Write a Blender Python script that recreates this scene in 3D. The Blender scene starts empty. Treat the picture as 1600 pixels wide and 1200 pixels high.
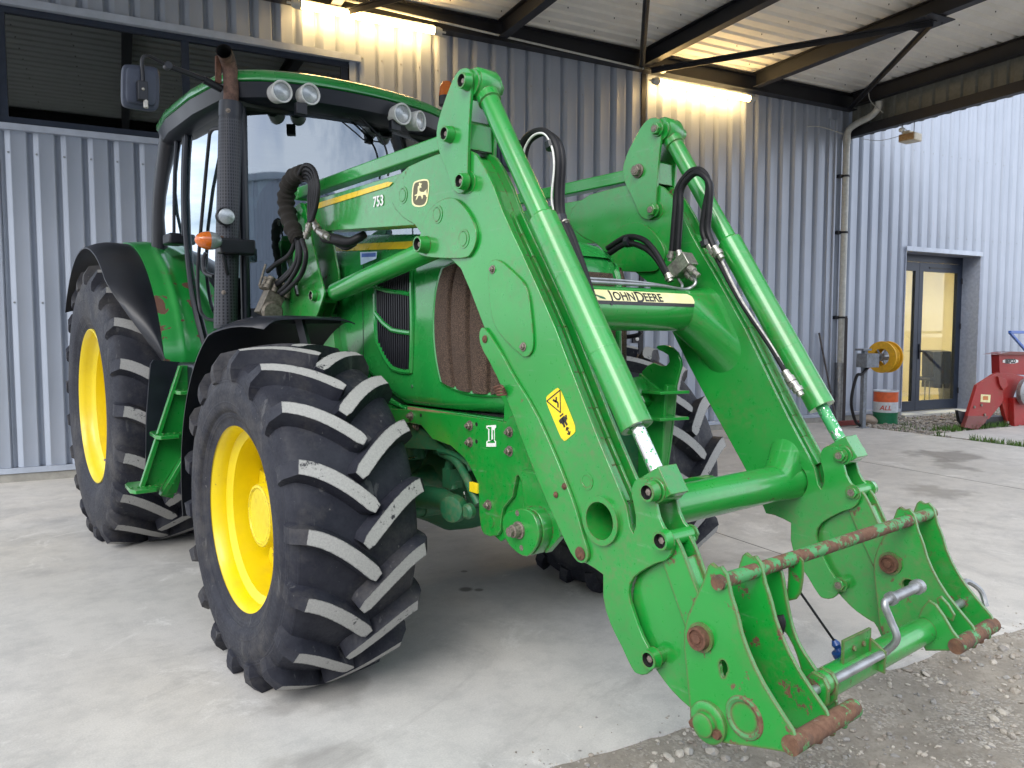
import bpy, bmesh, math, random
from mathutils import Vector, Matrix, noise as mnoise
random.seed(7)
PI = math.pi
SC = bpy.context.scene
COL = SC.collection
def R(d): return math.radians(d)
V = Vector

# ------------------------------------------------------------------ camera
FPX = 1192.04
YAW, PIT = R(51.659), R(3.7525)
CAM = V((-2.0359, -2.9985, 1.362))
FW = V((math.cos(YAW)*math.cos(PIT), math.sin(YAW)*math.cos(PIT), -math.sin(PIT)))
RT = V((math.sin(YAW), -math.cos(YAW), 0.0))
UP = RT.cross(FW)
cam = bpy.data.cameras.new('camera'); camo = bpy.data.objects.new('camera', cam); COL.objects.link(camo)
cam.sensor_width = 36; cam.lens = FPX/1600*36; cam.clip_start = .05; cam.clip_end = 2000
mw = Matrix((RT, UP, -FW)).transposed().to_4x4(); mw.translation = CAM
camo.matrix_world = mw
SC.camera = camo

# survey helpers: a sight line through a measured point of the photograph met with a real plane of the place
def sight(x, y): return FW*FPX + RT*(x-800) + UP*(600-y)
def onx(x, y, X):
    d = sight(x, y); return CAM + d*((X-CAM.x)/d.x)
def ony(x, y, Y):
    d = sight(x, y); return CAM + d*((Y-CAM.y)/d.y)
def onz(x, y, Z):
    d = sight(x, y); return CAM + d*((Z-CAM.z)/d.z)
def onpl(x, y, p0, n):
    d = sight(x, y); n = V(n); return CAM + d*((V(p0)-CAM).dot(n)/d.dot(n))
W = R(-11.29)
DW = V((math.cos(W), math.sin(W), 0)); DP = V((-math.sin(W), math.cos(W), 0))
WD = 4.96
def wp(s, d, z=0.0): return DW*s + DP*d + V((0, 0, z))      # wall frame: s along the wall, d towards it
def onw(x, y, d=WD):
    q = sight(x, y); g = CAM + q*((d-DP.dot(CAM))/DP.dot(q)); return g.dot(DW), g.z
def yz(X, pts): return [tuple(onx(x, y, X))[1:] for x, y in pts]
XC = .03                                                    # tractor centre line
def mir(x): return 2*XC-x

# ------------------------------------------------------------------ mesh helpers
def chaikin(pts, n=2, closed=True, k=.25):
    pts = [V(p) for p in pts]
    for _ in range(n):
        out = []
        N = len(pts)
        for i in range(N if closed else N-1):
            a, b = pts[i], pts[(i+1) % N]
            out += [a.lerp(b, k), a.lerp(b, 1-k)]
        if not closed: out = [pts[0]] + out + [pts[-1]]
        pts = out
    return [tuple(p) for p in pts]
def crom(pts, n=8):
    pts = [V(p) for p in pts]; P = [pts[0]*2-pts[1]] + pts + [pts[-1]*2-pts[-2]]; out = []
    for i in range(1, len(P)-2):
        a, b, c, d = P[i-1:i+3]
        for j in range(n):
            t = j/n
            out.append(.5*((2*b)+(-a+c)*t+(2*a-5*b+4*c-d)*t*t+(-a+3*b-3*c+d)*t**3))
    return out+[pts[-1]]
def nb(): return bmesh.new()
def face(bm, vs, mi=0):
    try:
        f = bm.faces.new(vs); f.material_index = mi; return f
    except ValueError: return None
def prism(bm, pts, a, b, mi=0):
    """pts: list of 3d points (one end cap), swept by vector b-a given as offset tuples"""
    A = [bm.verts.new(V(p)+V(a)) for p in pts]; B = [bm.verts.new(V(p)+V(b)) for p in pts]
    face(bm, A, mi); face(bm, B[::-1], mi); n = len(A)
    for i in range(n): face(bm, [A[i], B[i], B[(i+1) % n], A[(i+1) % n]], mi)
    return A, B
def px_(bm, poly, x0, x1, mi=0):                            # polygon in (y,z) extruded along x
    prism(bm, [(0, y, z) for y, z in poly], (x0, 0, 0), (x1, 0, 0), mi)
def box(bm, lo, hi, mi=0, M=None):
    c = [V((x, y, z)) for z in (lo[2], hi[2]) for y in (lo[1], hi[1]) for x in (lo[0], hi[0])]
    if M is not None: c = [M @ p for p in c]
    v = [bm.verts.new(p) for p in c]
    for q in ((0,2,3,1),(4,5,7,6),(0,1,5,4),(2,6,7,3),(0,4,6,2),(1,3,7,5)): face(bm, [v[i] for i in q], mi)
def wbox(bm, s0, s1, d0, d1, z0, z1, mi=0):
    M = Matrix.Rotation(W, 4, 'Z'); box(bm, (s0, d0, z0), (s1, d1, z1), mi, M)
def frame_at(d):
    d = V(d).normalized(); a = V((0, 0, 1)) if abs(d.z) < .9 else V((1, 0, 0))
    u = d.cross(a).normalized(); return d, u, d.cross(u).normalized()
def lathe(bm, p, d, prof, n=24, mi=0, caps=True, mis=None, a0=0.0):
    """prof: (offset along d, radius)"""
    d, u, w = frame_at(d); p = V(p); rings = []
    for o, r in prof:
        rings.append([bm.verts.new(p+d*o+(u*math.cos(a0+2*PI*i/n)+w*math.sin(a0+2*PI*i/n))*r) for i in range(n)])
    for k in range(len(rings)-1):
        m = mis[k] if mis else mi
        for i in range(n): face(bm, [rings[k][i], rings[k+1][i], rings[k+1][(i+1) % n], rings[k][(i+1) % n]], m)
    if caps:
        if prof[0][1] > 1e-5: face(bm, rings[0], mis[0] if mis else mi)
        if prof[-1][1] > 1e-5: face(bm, rings[-1][::-1], mis[-1] if mis else mi)
def cyl(bm, a, b, r, n=20, mi=0, r2=None):
    a, b = V(a), V(b); L = (b-a).length; lathe(bm, a, b-a, [(0, r), (L, r if r2 is None else r2)], n, mi)
def pipe(bm, pts, r, n=10, mi=0, caps=True):
    pts = [V(p) for p in pts]; T = []
    for i in range(len(pts)):
        a = pts[max(i-1, 0)]; b = pts[min(i+1, len(pts)-1)]; T.append((b-a).normalized())
    _, u, w = frame_at(T[0]); rings = []
    for i, p in enumerate(pts):
        u = (u-T[i]*u.dot(T[i])).normalized(); w = T[i].cross(u)
        rr = r(i/(len(pts)-1)) if callable(r) else r
        rings.append([bm.verts.new(p+(u*math.cos(2*PI*k/n)+w*math.sin(2*PI*k/n))*rr) for k in range(n)])
    for k in range(len(rings)-1):
        for i in range(n): face(bm, [rings[k][i], rings[k][(i+1) % n], rings[k+1][(i+1) % n], rings[k+1][i]], mi)
    if caps: face(bm, rings[0][::-1], mi); face(bm, rings[-1], mi)
def bar(bm, a, b, w, h, up=(0, 0, 1), mi=0):                # rectangular bar from a to b
    a, b = V(a), V(b); d = (b-a).normalized(); s = d.cross(V(up)).normalized(); u = s.cross(d)
    c = [a+s*w/2*i+u*h/2*j for i, j in ((-1,-1),(1,-1),(1,1),(-1,1))]
    prism(bm, c, (0, 0, 0), b-a, mi)
def grid(bm, fn, nu, nv, mi=0, keep=None):
    vs = [[bm.verts.new(fn(i/nu, j/nv)) for j in range(nv+1)] for i in range(nu+1)]
    for i in range(nu):
        for j in range(nv):
            m = mi(i, j) if callable(mi) else mi
            face(bm, [vs[i][j], vs[i+1][j], vs[i+1][j+1], vs[i][j+1]], m)
    return vs
def hexbolt(bm, p, d, r, h, mi=0, wash=True):
    d, u, w = frame_at(d); p = V(p)
    if wash: lathe(bm, p, d, [(0, r*1.45), (.0025, r*1.45)], 20, mi)
    lathe(bm, p, d, [(.002, r), (h*.9, r), (h, r*.85)], 6, mi)
    lathe(bm, p, d, [(h, r*.5), (h*1.4, r*.5)], 10, mi)
ROOTLOC = {}
def world_loc(o):
    v = V((0, 0, 0))
    while o is not None: v += o.location; o = o.parent
    return v
def obj(name, bm, mats, parent=None, loc=None, smooth=35, bevel=0, normals=True, solid=0, label=None):
    if normals: bmesh.ops.recalc_face_normals(bm, faces=bm.faces)
    if smooth:
        lim = R(smooth)
        for f in bm.faces: f.smooth = True
        for e in bm.edges:
            if len(e.link_faces) != 2 or e.calc_face_angle(0) > lim: e.smooth = False
    base = world_loc(parent) if parent else V((0, 0, 0))
    if loc is None:
        if parent and parent.type == 'EMPTY' or not parent:
            xs = [v.co for v in bm.verts]
            c = V((sum(p.x for p in xs), sum(p.y for p in xs), sum(p.z for p in xs)))/max(1, len(xs))
            lo = min(p.z for p in xs) if xs else 0
            loc = V((c.x, c.y, lo)) if not parent else c
        else: loc = base
    loc = V(loc)
    bmesh.ops.translate(bm, verts=bm.verts, vec=-loc)
    me = bpy.data.meshes.new(name); bm.to_mesh(me); bm.free()
    if not isinstance(mats, (list, tuple)): mats = [mats]
    for m in mats: me.materials.append(m)
    o = bpy.data.objects.new(name, me); COL.objects.link(o)
    o.location = loc-base
    if parent: o.parent = parent
    if bevel:
        md = o.modifiers.new('bevel', 'BEVEL'); md.width = bevel; md.segments = 2; md.limit_method = 'ANGLE'; md.angle_limit = R(50); md.harden_normals = False
    if label: o['label'] = label
    return o
def thing(name, label, cat, loc=(0, 0, 0), group=None):
    o = bpy.data.objects.new(name, None); COL.objects.link(o); o.location = loc; o.empty_display_size = .1
    return tag(o, label, cat, group)
def tag(o, label=None, cat=None, group=None, kind=None):
    if label: o['label'] = label
    if cat: o['category'] = cat
    if group: o['group'] = group
    if kind: o['kind'] = kind
    return o
def copy_tree(o, parent=None):
    c = o.copy(); COL.objects.link(c)
    if parent: c.parent = parent
    for ch in list(o.children): copy_tree(ch, c)
    return c
def text_bm(bm, s, M, size=1, depth=.001, mi=0, bold=0.0, spacing=1.0, align='CENTER', shear=0, warp=None):
    cu = bpy.data.curves.new('lettering', 'FONT'); cu.body = s; cu.size = size; cu.align_x = align; cu.align_y = 'CENTER'
    cu.extrude = depth; cu.offset = bold; cu.space_character = spacing; cu.shear = shear; cu.resolution_u = 4
    to = bpy.data.objects.new('lettering', cu); COL.objects.link(to)
    dg = bpy.context.evaluated_depsgraph_get(); me = bpy.data.meshes.new_from_object(to.evaluated_get(dg))
    me.transform(Matrix.Identity(4) if warp else M)
    if warp:
        b2 = bmesh.new(); b2.from_mesh(me)
        for ax_, lim in ((1, size), (0, size*len(s))):
            k = -lim
            while k < lim:
                g_ = [*b2.verts, *b2.edges, *b2.faces]; bmesh.ops.bisect_plane(b2, geom=g_, plane_co=(k, 0, 0) if ax_ == 0 else (0, k, 0), plane_no=(1, 0, 0) if ax_ == 0 else (0, 1, 0)); k += .008 if ax_ == 1 else .02
        b2.to_mesh(me); b2.free()
    n0 = len(bm.verts); f0 = len(bm.faces); bm.from_mesh(me)
    bm.verts.ensure_lookup_table(); bm.faces.ensure_lookup_table()
    if warp:
        for v in bm.verts[n0:]: v.co = warp(v.co)
    for f in bm.faces[f0:]: f.material_index = mi
    bpy.data.objects.remove(to); bpy.data.curves.remove(cu); bpy.data.meshes.remove(me)

# ------------------------------------------------------------------ materials
class NT:
    def __init__(s, name):
        s.m = bpy.data.materials.new(name); s.m.use_nodes = True; s.t = s.m.node_tree; s.t.nodes.clear()
        s.out = s.n('ShaderNodeOutputMaterial'); s.b = s.n('ShaderNodeBsdfPrincipled'); s.l(s.b.outputs[0], s.out.inputs[0])
        s.tc = s.n('ShaderNodeNewGeometry')
    def n(s, k, **kw):
        x = s.t.nodes.new(k)
        for a, b in kw.items(): setattr(x, a, b)
        return x
    def l(s, a, b): s.t.links.new(a, b)
    def inp(s, node, key, v):
        if hasattr(v, 'links') or isinstance(v, bpy.types.NodeSocket): s.l(v, node.inputs[key])
        else: node.inputs[key].default_value = v
    def noise(s, scale, detail=4, rough=.6, vec=None, out=0, dist=0):
        x = s.n('ShaderNodeTexNoise'); x.inputs['Scale'].default_value = scale; x.inputs['Detail'].default_value = detail
        x.inputs['Roughness'].default_value = rough; x.inputs['Distortion'].default_value = dist
        s.l(vec if vec is not None else s.tc.outputs['Position'], x.inputs['Vector']); return x.outputs[out]
    def mapped(s, scale=(1, 1, 1), rot=(0, 0, 0)):
        x = s.n('ShaderNodeMapping'); x.inputs['Scale'].default_value = scale; x.inputs['Rotation'].default_value = rot
        s.l(s.tc.outputs['Position'], x.inputs['Vector']); return x.outputs[0]
    def ramp(s, v, a, b, c0=0.0, c1=1.0):
        x = s.n('ShaderNodeMapRange'); x.inputs['From Min'].default_value = a; x.inputs['From Max'].default_value = b
        x.inputs['To Min'].default_value = c0; x.inputs['To Max'].default_value = c1; s.inp(x, 'Value', v); return x.outputs[0]
    def math(s, op, a, b=0.0):
        x = s.n('ShaderNodeMath', operation=op); s.inp(x, 0, a); s.inp(x, 1, b); return x.outputs[0]
    def mix(s, f, a, b):
        x = s.n('ShaderNodeMix', data_type='RGBA'); s.inp(x, 0, f)
        for k, v in ((6, a), (7, b)):
            if isinstance(v, tuple): x.inputs[k].default_value = (*v[:3], 1)
            else: s.l(v, x.inputs[k])
        return x.outputs[2]
    def bump(s, h, strength=.3, dist=.01, normal=None):
        x = s.n('ShaderNodeBump'); x.inputs['Strength'].default_value = strength; x.inputs['Distance'].default_value = dist
        s.l(h, x.inputs['Height'])
        if normal is not None: s.l(normal, x.inputs['Normal'])
        s.l(x.outputs[0], s.b.inputs['Normal']); return x.outputs[0]
    def set(s, **kw):
        for k, v in kw.items():
            k = k.replace('_', ' ')
            if k == 'Base Color' and isinstance(v, tuple): v = (*v[:3], 1)
            s.inp(s.b, k, v)
        return s
    def edge(s, r=.006, lo=.02, hi=.12):
        bv = s.n('ShaderNodeBevel', samples=3); bv.inputs['Radius'].default_value = r
        dt = s.n('ShaderNodeVectorMath', operation='DOT_PRODUCT'); s.l(bv.outputs[0], dt.inputs[0]); s.l(s.tc.outputs['Normal'], dt.inputs[1])
        return s.ramp(s.math('SUBTRACT', 1.0, dt.outputs['Value']), lo, hi)
RUST = (.115, .055, .033)
def paint(name, col, rough=.30, rust=0.0, dirt=.25, edge=True, dirtcol=(.16, .13, .07), var=.12, rustscale=9, coat=.8, edger=.006, eamt=None, bump=.25):
    t = NT(name)
    n1 = t.noise(2.3, 5); n2 = t.noise(38 if edge else 9, 6 if edge else 3, .7 if edge else .5); n3 = t.noise(rustscale, 8, .72)
    c = t.mix(t.ramp(n1, .3, .7), tuple(x*(1-var) for x in col), tuple(min(1, x*(1+var)) for x in col))
    fade = t.noise(.9, 3); c = t.mix(t.ramp(fade, .5, .8, 0, .22), c, tuple(min(1, x*.8+.10) for x in col))
    d = t.math('MULTIPLY', t.ramp(n2, .42, .70), t.ramp(t.noise(3.1, 6), .42, .66, 0, dirt*.95))
    c = t.mix(d, c, dirtcol)
    scr = t.noise(6, 3, .5, t.mapped((1, .6, 9), (.5, .2, .3)))
    c = t.mix(t.math('MULTIPLY', t.ramp(scr, .66, .72, 0, .35 if edge else 0), t.ramp(n2, .4, .6)), c, tuple(min(1, x*.6+.16) for x in col))
    mask = t.ramp(n3, .70-rust*.25, .73-rust*.25)
    if edge:
        e = t.edge(edger); ea = rust if eamt is None else eamt; chip = t.ramp(t.noise(55, 5, .65), .60-ea*.34, .66-ea*.34)
        m2 = t.math('MULTIPLY', e, chip); mask = t.math('MAXIMUM', mask, m2)
    rc = t.mix(t.ramp(t.noise(60, 5), .35, .65), RUST, (.175, .095, .058)); rc = t.mix(t.ramp(t.noise(14, 6, .7), .5, .66, 0, .75), rc, (.07, .05, .042)); rc = t.mix(t.ramp(t.noise(23, 6, .7), .62, .68, 0, .6), rc, (.28, .25, .21))
    c = t.mix(mask, c, rc)
    t.set(Base_Color=c, Roughness=t.math('ADD', t.ramp(n2, .3, .7, rough-.06, rough+.14), t.math('MULTIPLY', mask, .4)), Coat_Weight=t.math('MULTIPLY', t.math('SUBTRACT', 1.0, mask), coat), Coat_Roughness=.13)
    hh = t.math('SUBTRACT', t.math('MULTIPLY', n2, .25), mask); t.bump(hh, bump, .0012)
    return t.m
def plain(name, col, rough=.5, metal=0.0, var=.15, ns=20, bump=.1, bd=.001, coat=0, **kw):
    t = NT(name); n = t.noise(ns, 5)
    c = t.mix(t.ramp(n, .3, .7), tuple(x*(1-var) for x in col), tuple(min(1, x*(1+var)) for x in col))
    t.set(Base_Color=c, Roughness=t.ramp(n, .2, .8, max(0, rough-.08), min(1, rough+.08)), Metallic=metal, Coat_Weight=coat)
    if bump: t.bump(t.noise(ns*6, 4), bump, bd)
    if kw: t.set(**kw)
    return t.m
M = {}
GREEN = (.008, .275, .034)
M['green'] = paint('green_paint', GREEN, rust=.0)
M['green_worn'] = paint('worn_green_paint', GREEN, rust=.16, dirt=.55, eamt=.40)
M['green_rusty'] = paint('rusty_green_paint', GREEN, rust=.45, dirt=.7, rustscale=13, edger=.012, eamt=.85)
M['green_hood'] = paint('hood_green_paint', (.012, .25, .042), rough=.22, rust=-.4, dirt=.15, coat=.8, edge=False, bump=.02)
M['green_dark'] = paint('casting_green_paint', (.012, .12, .05), rough=.5, rust=.05, dirt=.7, coat=.05)
M['rust_bar'] = paint('rusted_tube_paint', (.05, .26, .08), rust=.98, dirt=.9, rustscale=10, coat=.1, rough=.5)
M['yellow'] = paint('yellow_wheel_paint', (.82, .64, .003), rough=.38, rust=.0, dirt=.35, coat=.2, rustscale=5, var=.05, edge=False, dirtcol=(.30, .16, .04))
M['yellow_chip'] = paint('chipped_yellow_paint', (.82, .64, .003), rough=.42, rust=.30, dirt=.6, coat=.1, rustscale=7, eamt=.5, dirtcol=(.25, .12, .04))
M['red'] = paint('red_machine_paint', (.36, .012, .012), rough=.45, rust=.16, dirt=.5, coat=.15)
M['red_dark'] = paint('scuffed_dark_red_paint', (.17, .02, .018), rough=.6, rust=.35, dirt=.6)
M['blue_paint'] = paint('blue_tube_paint', (.01, .09, .42), rough=.4)
M['hose_yellow'] = plain('yellow_air_hose', (.72, .42, .01), .5)
M['black'] = plain('black_plastic', (.012, .013, .018), .42, var=.25, ns=8, bump=.15)
M['fender'] = plain('black_fender_plastic', (.011, .013, .020), .36, var=.3, ns=5, bump=.08)
M['rubber'] = plain('black_hose_rubber', (.010, .010, .012), .5, ns=60, Specular_IOR_Level=.3)
M['dark'] = plain('dark_interior', (.012, .013, .014), .8)
M['steel'] = plain('galvanised_steel', (.36, .37, .38), .42, .75, ns=25, var=.25)
M['zinc'] = plain('dull_zinc_fitting', (.42, .40, .36), .38, .8, ns=80, var=.35)
M['chrome'] = plain('chromed_rod', (.78, .78, .78), .16, 1.0, ns=30, var=.12)
M['bolt'] = plain('weathered_bolt', (.24, .20, .17), .5, .55, ns=150, var=.5, bump=.4)
M['rust'] = plain('bare_rust', (.125, .058, .036), .85, .1, ns=45, var=.5, bump=.6)
M['white'] = plain('white_plastic', (.75, .75, .72), .4)
M['decal_yellow'] = plain('yellow_decal', (.88, .66, .02), .35)
M['decal_cream'] = plain('cream_decal', (.86, .80, .42), .35)
M['decal_black'] = plain('black_decal', (.02, .02, .02), .4)
M['decal_white'] = plain('white_decal', (.85, .85, .82), .4)
M['stripe'] = plain('yellow_stripe_decal', (.85, .58, .02), .3)
M['canopy_steel'] = plain('dark_canopy_steel', (.012, .013, .018), .5, ns=6, var=.3)
M['dark_frame'] = plain('navy_aluminium_frame', (.022, .032, .055), .35, .2)
M['pvc'] = plain('grey_downpipe_plastic', (.50, .51, .48), .45)
M['seatfab'] = plain('dark_seat_fabric', (.02, .025, .02), .9)
M['cream_wall'] = plain('cream_room_wall', (.78, .70, .48), .8, bump=0, var=.02, ns=1)
M['room_floor'] = plain('pale_room_floor', (.50, .42, .25), .5)
M['beige'] = plain('beige_housing', (.62, .55, .42), .5)
def glassmat(name, tint, refl=.35, dark=(.02, .03, .03), rough=.02):
    t = NT(name); t.t.nodes.remove(t.b)
    tr = t.n('ShaderNodeBsdfTransparent'); tr.inputs[0].default_value = (*tint, 1)
    gl = t.n('ShaderNodeBsdfGlossy'); gl.inputs['Roughness'].default_value = rough; gl.inputs['Color'].default_value = (.84, .92, 1, 1)
    fr = t.n('ShaderNodeLayerWeight'); fr.inputs['Blend'].default_value = .5
    f = t.ramp(t.math('POWER', fr.outputs['Facing'], 4.0), 0, 1, refl, 1.0)
    mx = t.n('ShaderNodeMixShader'); t.l(f, mx.inputs[0]); t.l(tr.outputs[0], mx.inputs[1]); t.l(gl.outputs[0], mx.inputs[2])
    t.l(mx.outputs[0], t.out.inputs[0]); return t.m
M['glass'] = glassmat('cab_glass', (.34, .44, .42), .25)
M['sideglass'] = glassmat('bright_side_glass', (.34, .44, .42), .55)
M['doorglass'] = glassmat('clear_door_glass', (.90, .92, .88), .04)
M['winglass'] = glassmat('dark_window_glass', (.12, .18, .15), .10)
M['lens'] = plain('clear_lamp_lens', (.40, .43, .44), .15, .35, ns=120, bump=.5, coat=1)
M['amber'] = plain('amber_lens', (.75, .16, .01), .15, ns=120, bump=.4, coat=1)
def emit(name, col, st):
    t = NT(name); t.t.nodes.remove(t.b); e = t.n('ShaderNodeEmission'); e.inputs[0].default_value = (*col, 1); e.inputs[1].default_value = st
    t.l(e.outputs[0], t.out.inputs[0]); return t.m
M['tube'] = emit('lit_fluorescent_tube', (1, .64, .24), 19)
def tyre_mat():
    t = NT('tyre_rubber'); n = t.noise(7, 6, .7); f = t.noise(90, 4)
    c = t.mix(t.ramp(n, .35, .75), (.009, .010, .018), (.030, .032, .043)); c = t.mix(t.ramp(t.noise(3, 6, .75), .48, .72, 0, .7), c, (.095, .088, .080))
    sc = t.noise(2.5, 5, .6, t.mapped((9, 9, 1.2), (.6, .3, 0))); c = t.mix(t.ramp(sc, .64, .68, 0, .35), c, (.14, .14, .14))
    sp = t.noise(55, 3, .5); c = t.mix(t.ramp(sp, .72, .75, 0, .5), c, (.20, .19, .18))
    t.set(Base_Color=c, Roughness=t.ramp(f, .3, .7, .50, .72), Specular_IOR_Level=.32)
    tc = t.n('ShaderNodeTexCoord'); sx = t.n('ShaderNodeSeparateXYZ'); t.l(tc.outputs['Object'], sx.inputs[0]); rr = t.math('SQRT', t.math('ADD', t.math('MULTIPLY', sx.outputs[1], sx.outputs[1]), t.math('MULTIPLY', sx.outputs[2], sx.outputs[2])))
    h = t.math('MULTIPLY', f, .25)
    for r_ in (.405, .418, .462, .545, .60, .555, .70, .76): h = t.math('ADD', h, t.ramp(t.math('ABSOLUTE', t.math('SUBTRACT', rr, r_)), .0045, .0025, 0, 1))
    t.bump(h, .5, .002); return t.m
M['tyre'] = tyre_mat()
def lug_mat():
    t = NT('dusty_lug_top'); n = t.noise(24, 7, .75); b = t.noise(5, 3)
    c = t.mix(t.ramp(t.noise(170, 4, .7), .3, .7), (.31, .31, .30), (.43, .42, .405))
    c = t.mix(t.ramp(t.math('ADD', n, t.math('MULTIPLY', b, .35)), .79, .84), c, (.045, .045, .052))
    e = t.math('MULTIPLY', t.edge(.007, .01, .06), t.ramp(t.noise(75, 5, .7), .40, .54)); c = t.mix(e, c, (.03, .031, .038))
    t.set(Base_Color=c, Roughness=.9, Specular_IOR_Level=.2); t.bump(t.noise(160, 5), .5, .002); return t.m
M['lug'] = lug_mat()
def mesh_mat():
    t = NT('dusty_brown_screen'); v = t.n('ShaderNodeTexVoronoi'); v.inputs['Scale'].default_value = 260; t.l(t.tc.outputs['Position'], v.inputs['Vector'])
    n = t.noise(4, 5)
    c = t.mix(t.ramp(v.outputs['Distance'], .2, .6), (.165, .105, .070), (.045, .028, .02)); c = t.mix(t.ramp(n, .4, .7, 0, .5), c, (.05, .034, .026))
    t.set(Base_Color=c, Roughness=.9); t.bump(v.outputs['Distance'], .7, .002); return t.m
M['screen'] = mesh_mat()
def clad_mat():
    t = NT('blue_grey_cladding'); n = t.noise(1.4, 4); st = t.noise(3, 4, .6, t.mapped((3, 3, .12)))
    c = t.mix(t.ramp(n, .3, .7), (.35, .395, .475), (.39, .435, .52)); c = t.mix(t.ramp(st, .55, .8, 0, .25), c, (.36, .38, .40))
    t.set(Base_Color=c, Roughness=t.ramp(st, .3, .7, .32, .5), Metallic=.1); return t.m
M['clad'] = clad_mat()
M['trim'] = plain('pale_blue_trim', (.44, .49, .58), .4, .1, ns=4)
def roof_mat():
    t = NT('canopy_roof_sheet'); n = t.noise(2.2, 6); c = t.mix(t.ramp(n, .3, .7), (.76, .75, .71), (.87, .86, .82))
    t.set(Base_Color=c, Roughness=.55); return t.m
M['roof'] = roof_mat()
def concrete_mat():
    t = NT('pale_concrete'); a = t.noise(.7, 6, .65, dist=.6); b = t.noise(5, 7, .75); c3 = t.noise(150, 3); st = t.noise(.55, 9, .78, t.mapped((1, 1.8, 1)), dist=1.8)
    c = t.mix(t.ramp(a, .3, .72), (.48, .462, .432), (.61, .592, .56)); c = t.mix(t.ramp(b, .45, .72, 0, .65), c, (.35, .345, .335))
    c = t.mix(t.ramp(st, .54, .66, 0, .55), c, (.31, .30, .285)); c = t.mix(t.ramp(t.noise(2.1, 9, .78, dist=.8), .56, .68, 0, .75), c, (.74, .725, .695))
    c = t.mix(t.ramp(c3, .35, .7, 0, .28), c, (.25, .25, .24))
    streak = t.noise(3.2, 6, .7, t.mapped((.35, 2.2, 1), (0, 0, .45)), dist=.4); c = t.mix(t.ramp(streak, .60, .74, 0, .35), c, (.30, .295, .29))
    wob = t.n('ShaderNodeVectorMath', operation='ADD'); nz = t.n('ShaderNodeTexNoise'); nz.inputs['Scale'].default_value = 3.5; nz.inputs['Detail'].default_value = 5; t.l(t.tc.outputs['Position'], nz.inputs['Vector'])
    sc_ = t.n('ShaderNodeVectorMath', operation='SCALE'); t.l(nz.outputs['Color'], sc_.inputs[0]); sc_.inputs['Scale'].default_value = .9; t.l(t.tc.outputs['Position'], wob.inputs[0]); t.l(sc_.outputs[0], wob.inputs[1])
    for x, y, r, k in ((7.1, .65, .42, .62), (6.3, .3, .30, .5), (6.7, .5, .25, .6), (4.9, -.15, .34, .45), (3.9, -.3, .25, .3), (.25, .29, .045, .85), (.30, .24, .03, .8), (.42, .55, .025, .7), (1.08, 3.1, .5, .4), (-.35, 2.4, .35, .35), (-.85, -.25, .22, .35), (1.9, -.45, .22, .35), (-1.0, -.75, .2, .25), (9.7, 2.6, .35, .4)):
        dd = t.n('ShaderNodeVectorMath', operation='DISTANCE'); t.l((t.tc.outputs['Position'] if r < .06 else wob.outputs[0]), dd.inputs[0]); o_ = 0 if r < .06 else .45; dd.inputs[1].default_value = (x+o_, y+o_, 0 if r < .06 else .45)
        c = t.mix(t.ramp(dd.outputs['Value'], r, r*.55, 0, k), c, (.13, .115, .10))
    t.set(Base_Color=c, Roughness=t.ramp(st, .35, .7, .8, .42)); t.bump(t.math('ADD', t.math('MULTIPLY', b, .6), t.math('MULTIPLY', c3, .4)), .3, .004); return t.m
M['concrete'] = concrete_mat()
M['plinth'] = plain('concrete_plinth', (.34, .33, .30), .85, ns=9, var=.2, bump=.3)
def gravel_mat():
    t = NT('gravelly_soil'); v = t.n('ShaderNodeTexVoronoi'); v.inputs['Scale'].default_value = 110; t.l(t.tc.outputs['Position'], v.inputs['Vector'])
    n = t.noise(1.9, 7, .72); n2 = t.noise(42, 7, .78)
    c = t.mix(t.ramp(n, .38, .62), (.20, .18, .152), (.33, .30, .255)); c = t.mix(t.ramp(n2, .45, .75, 0, .7), c, (.15, .125, .095))
    hs = t.n('ShaderNodeSeparateColor'); t.l(v.outputs['Color'], hs.inputs[0]); pat = t.ramp(t.noise(3.3, 4), .45, .6)
    c = t.mix(t.math('MULTIPLY', pat, t.ramp(hs.outputs[0], .55, .7, 0, .8)), c, (.42, .395, .35)); c = t.mix(t.math('MULTIPLY', pat, t.ramp(hs.outputs[1], .7, .8, 0, .6)), c, (.18, .165, .15))
    t.set(Base_Color=c, Roughness=.95)
    t.bump(t.math('SUBTRACT', n2, t.math('MULTIPLY', t.math('MULTIPLY', v.outputs['Distance'], pat), .7)), .6, .010); return t.m
M['gravel'] = gravel_mat()
def stone_mat():
    t = NT('loose_stone'); oi = t.n('ShaderNodeTexVoronoi'); oi.inputs['Scale'].default_value = 22; t.l(t.tc.outputs['Position'], oi.inputs['Vector'])
    s = t.n('ShaderNodeSeparateColor'); t.l(oi.outputs['Color'], s.inputs[0])
    c = t.mix(s.outputs[0], (.22, .19, .16), (.50, .465, .41)); c = t.mix(t.ramp(s.outputs[1], .6, .7, 0, .6), c, (.20, .21, .22)); c = t.mix(t.ramp(t.noise(90, 4), .4, .7, 0, .4), c, (.22, .18, .14))
    t.set(Base_Color=c, Roughness=.85); t.bump(t.noise(200, 4), .4, .002); return t.m
M['stone'] = stone_mat()
M['grass'] = plain('grass_blades', (.075, .16, .025), .7, ns=6, var=.4, bump=0)
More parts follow.
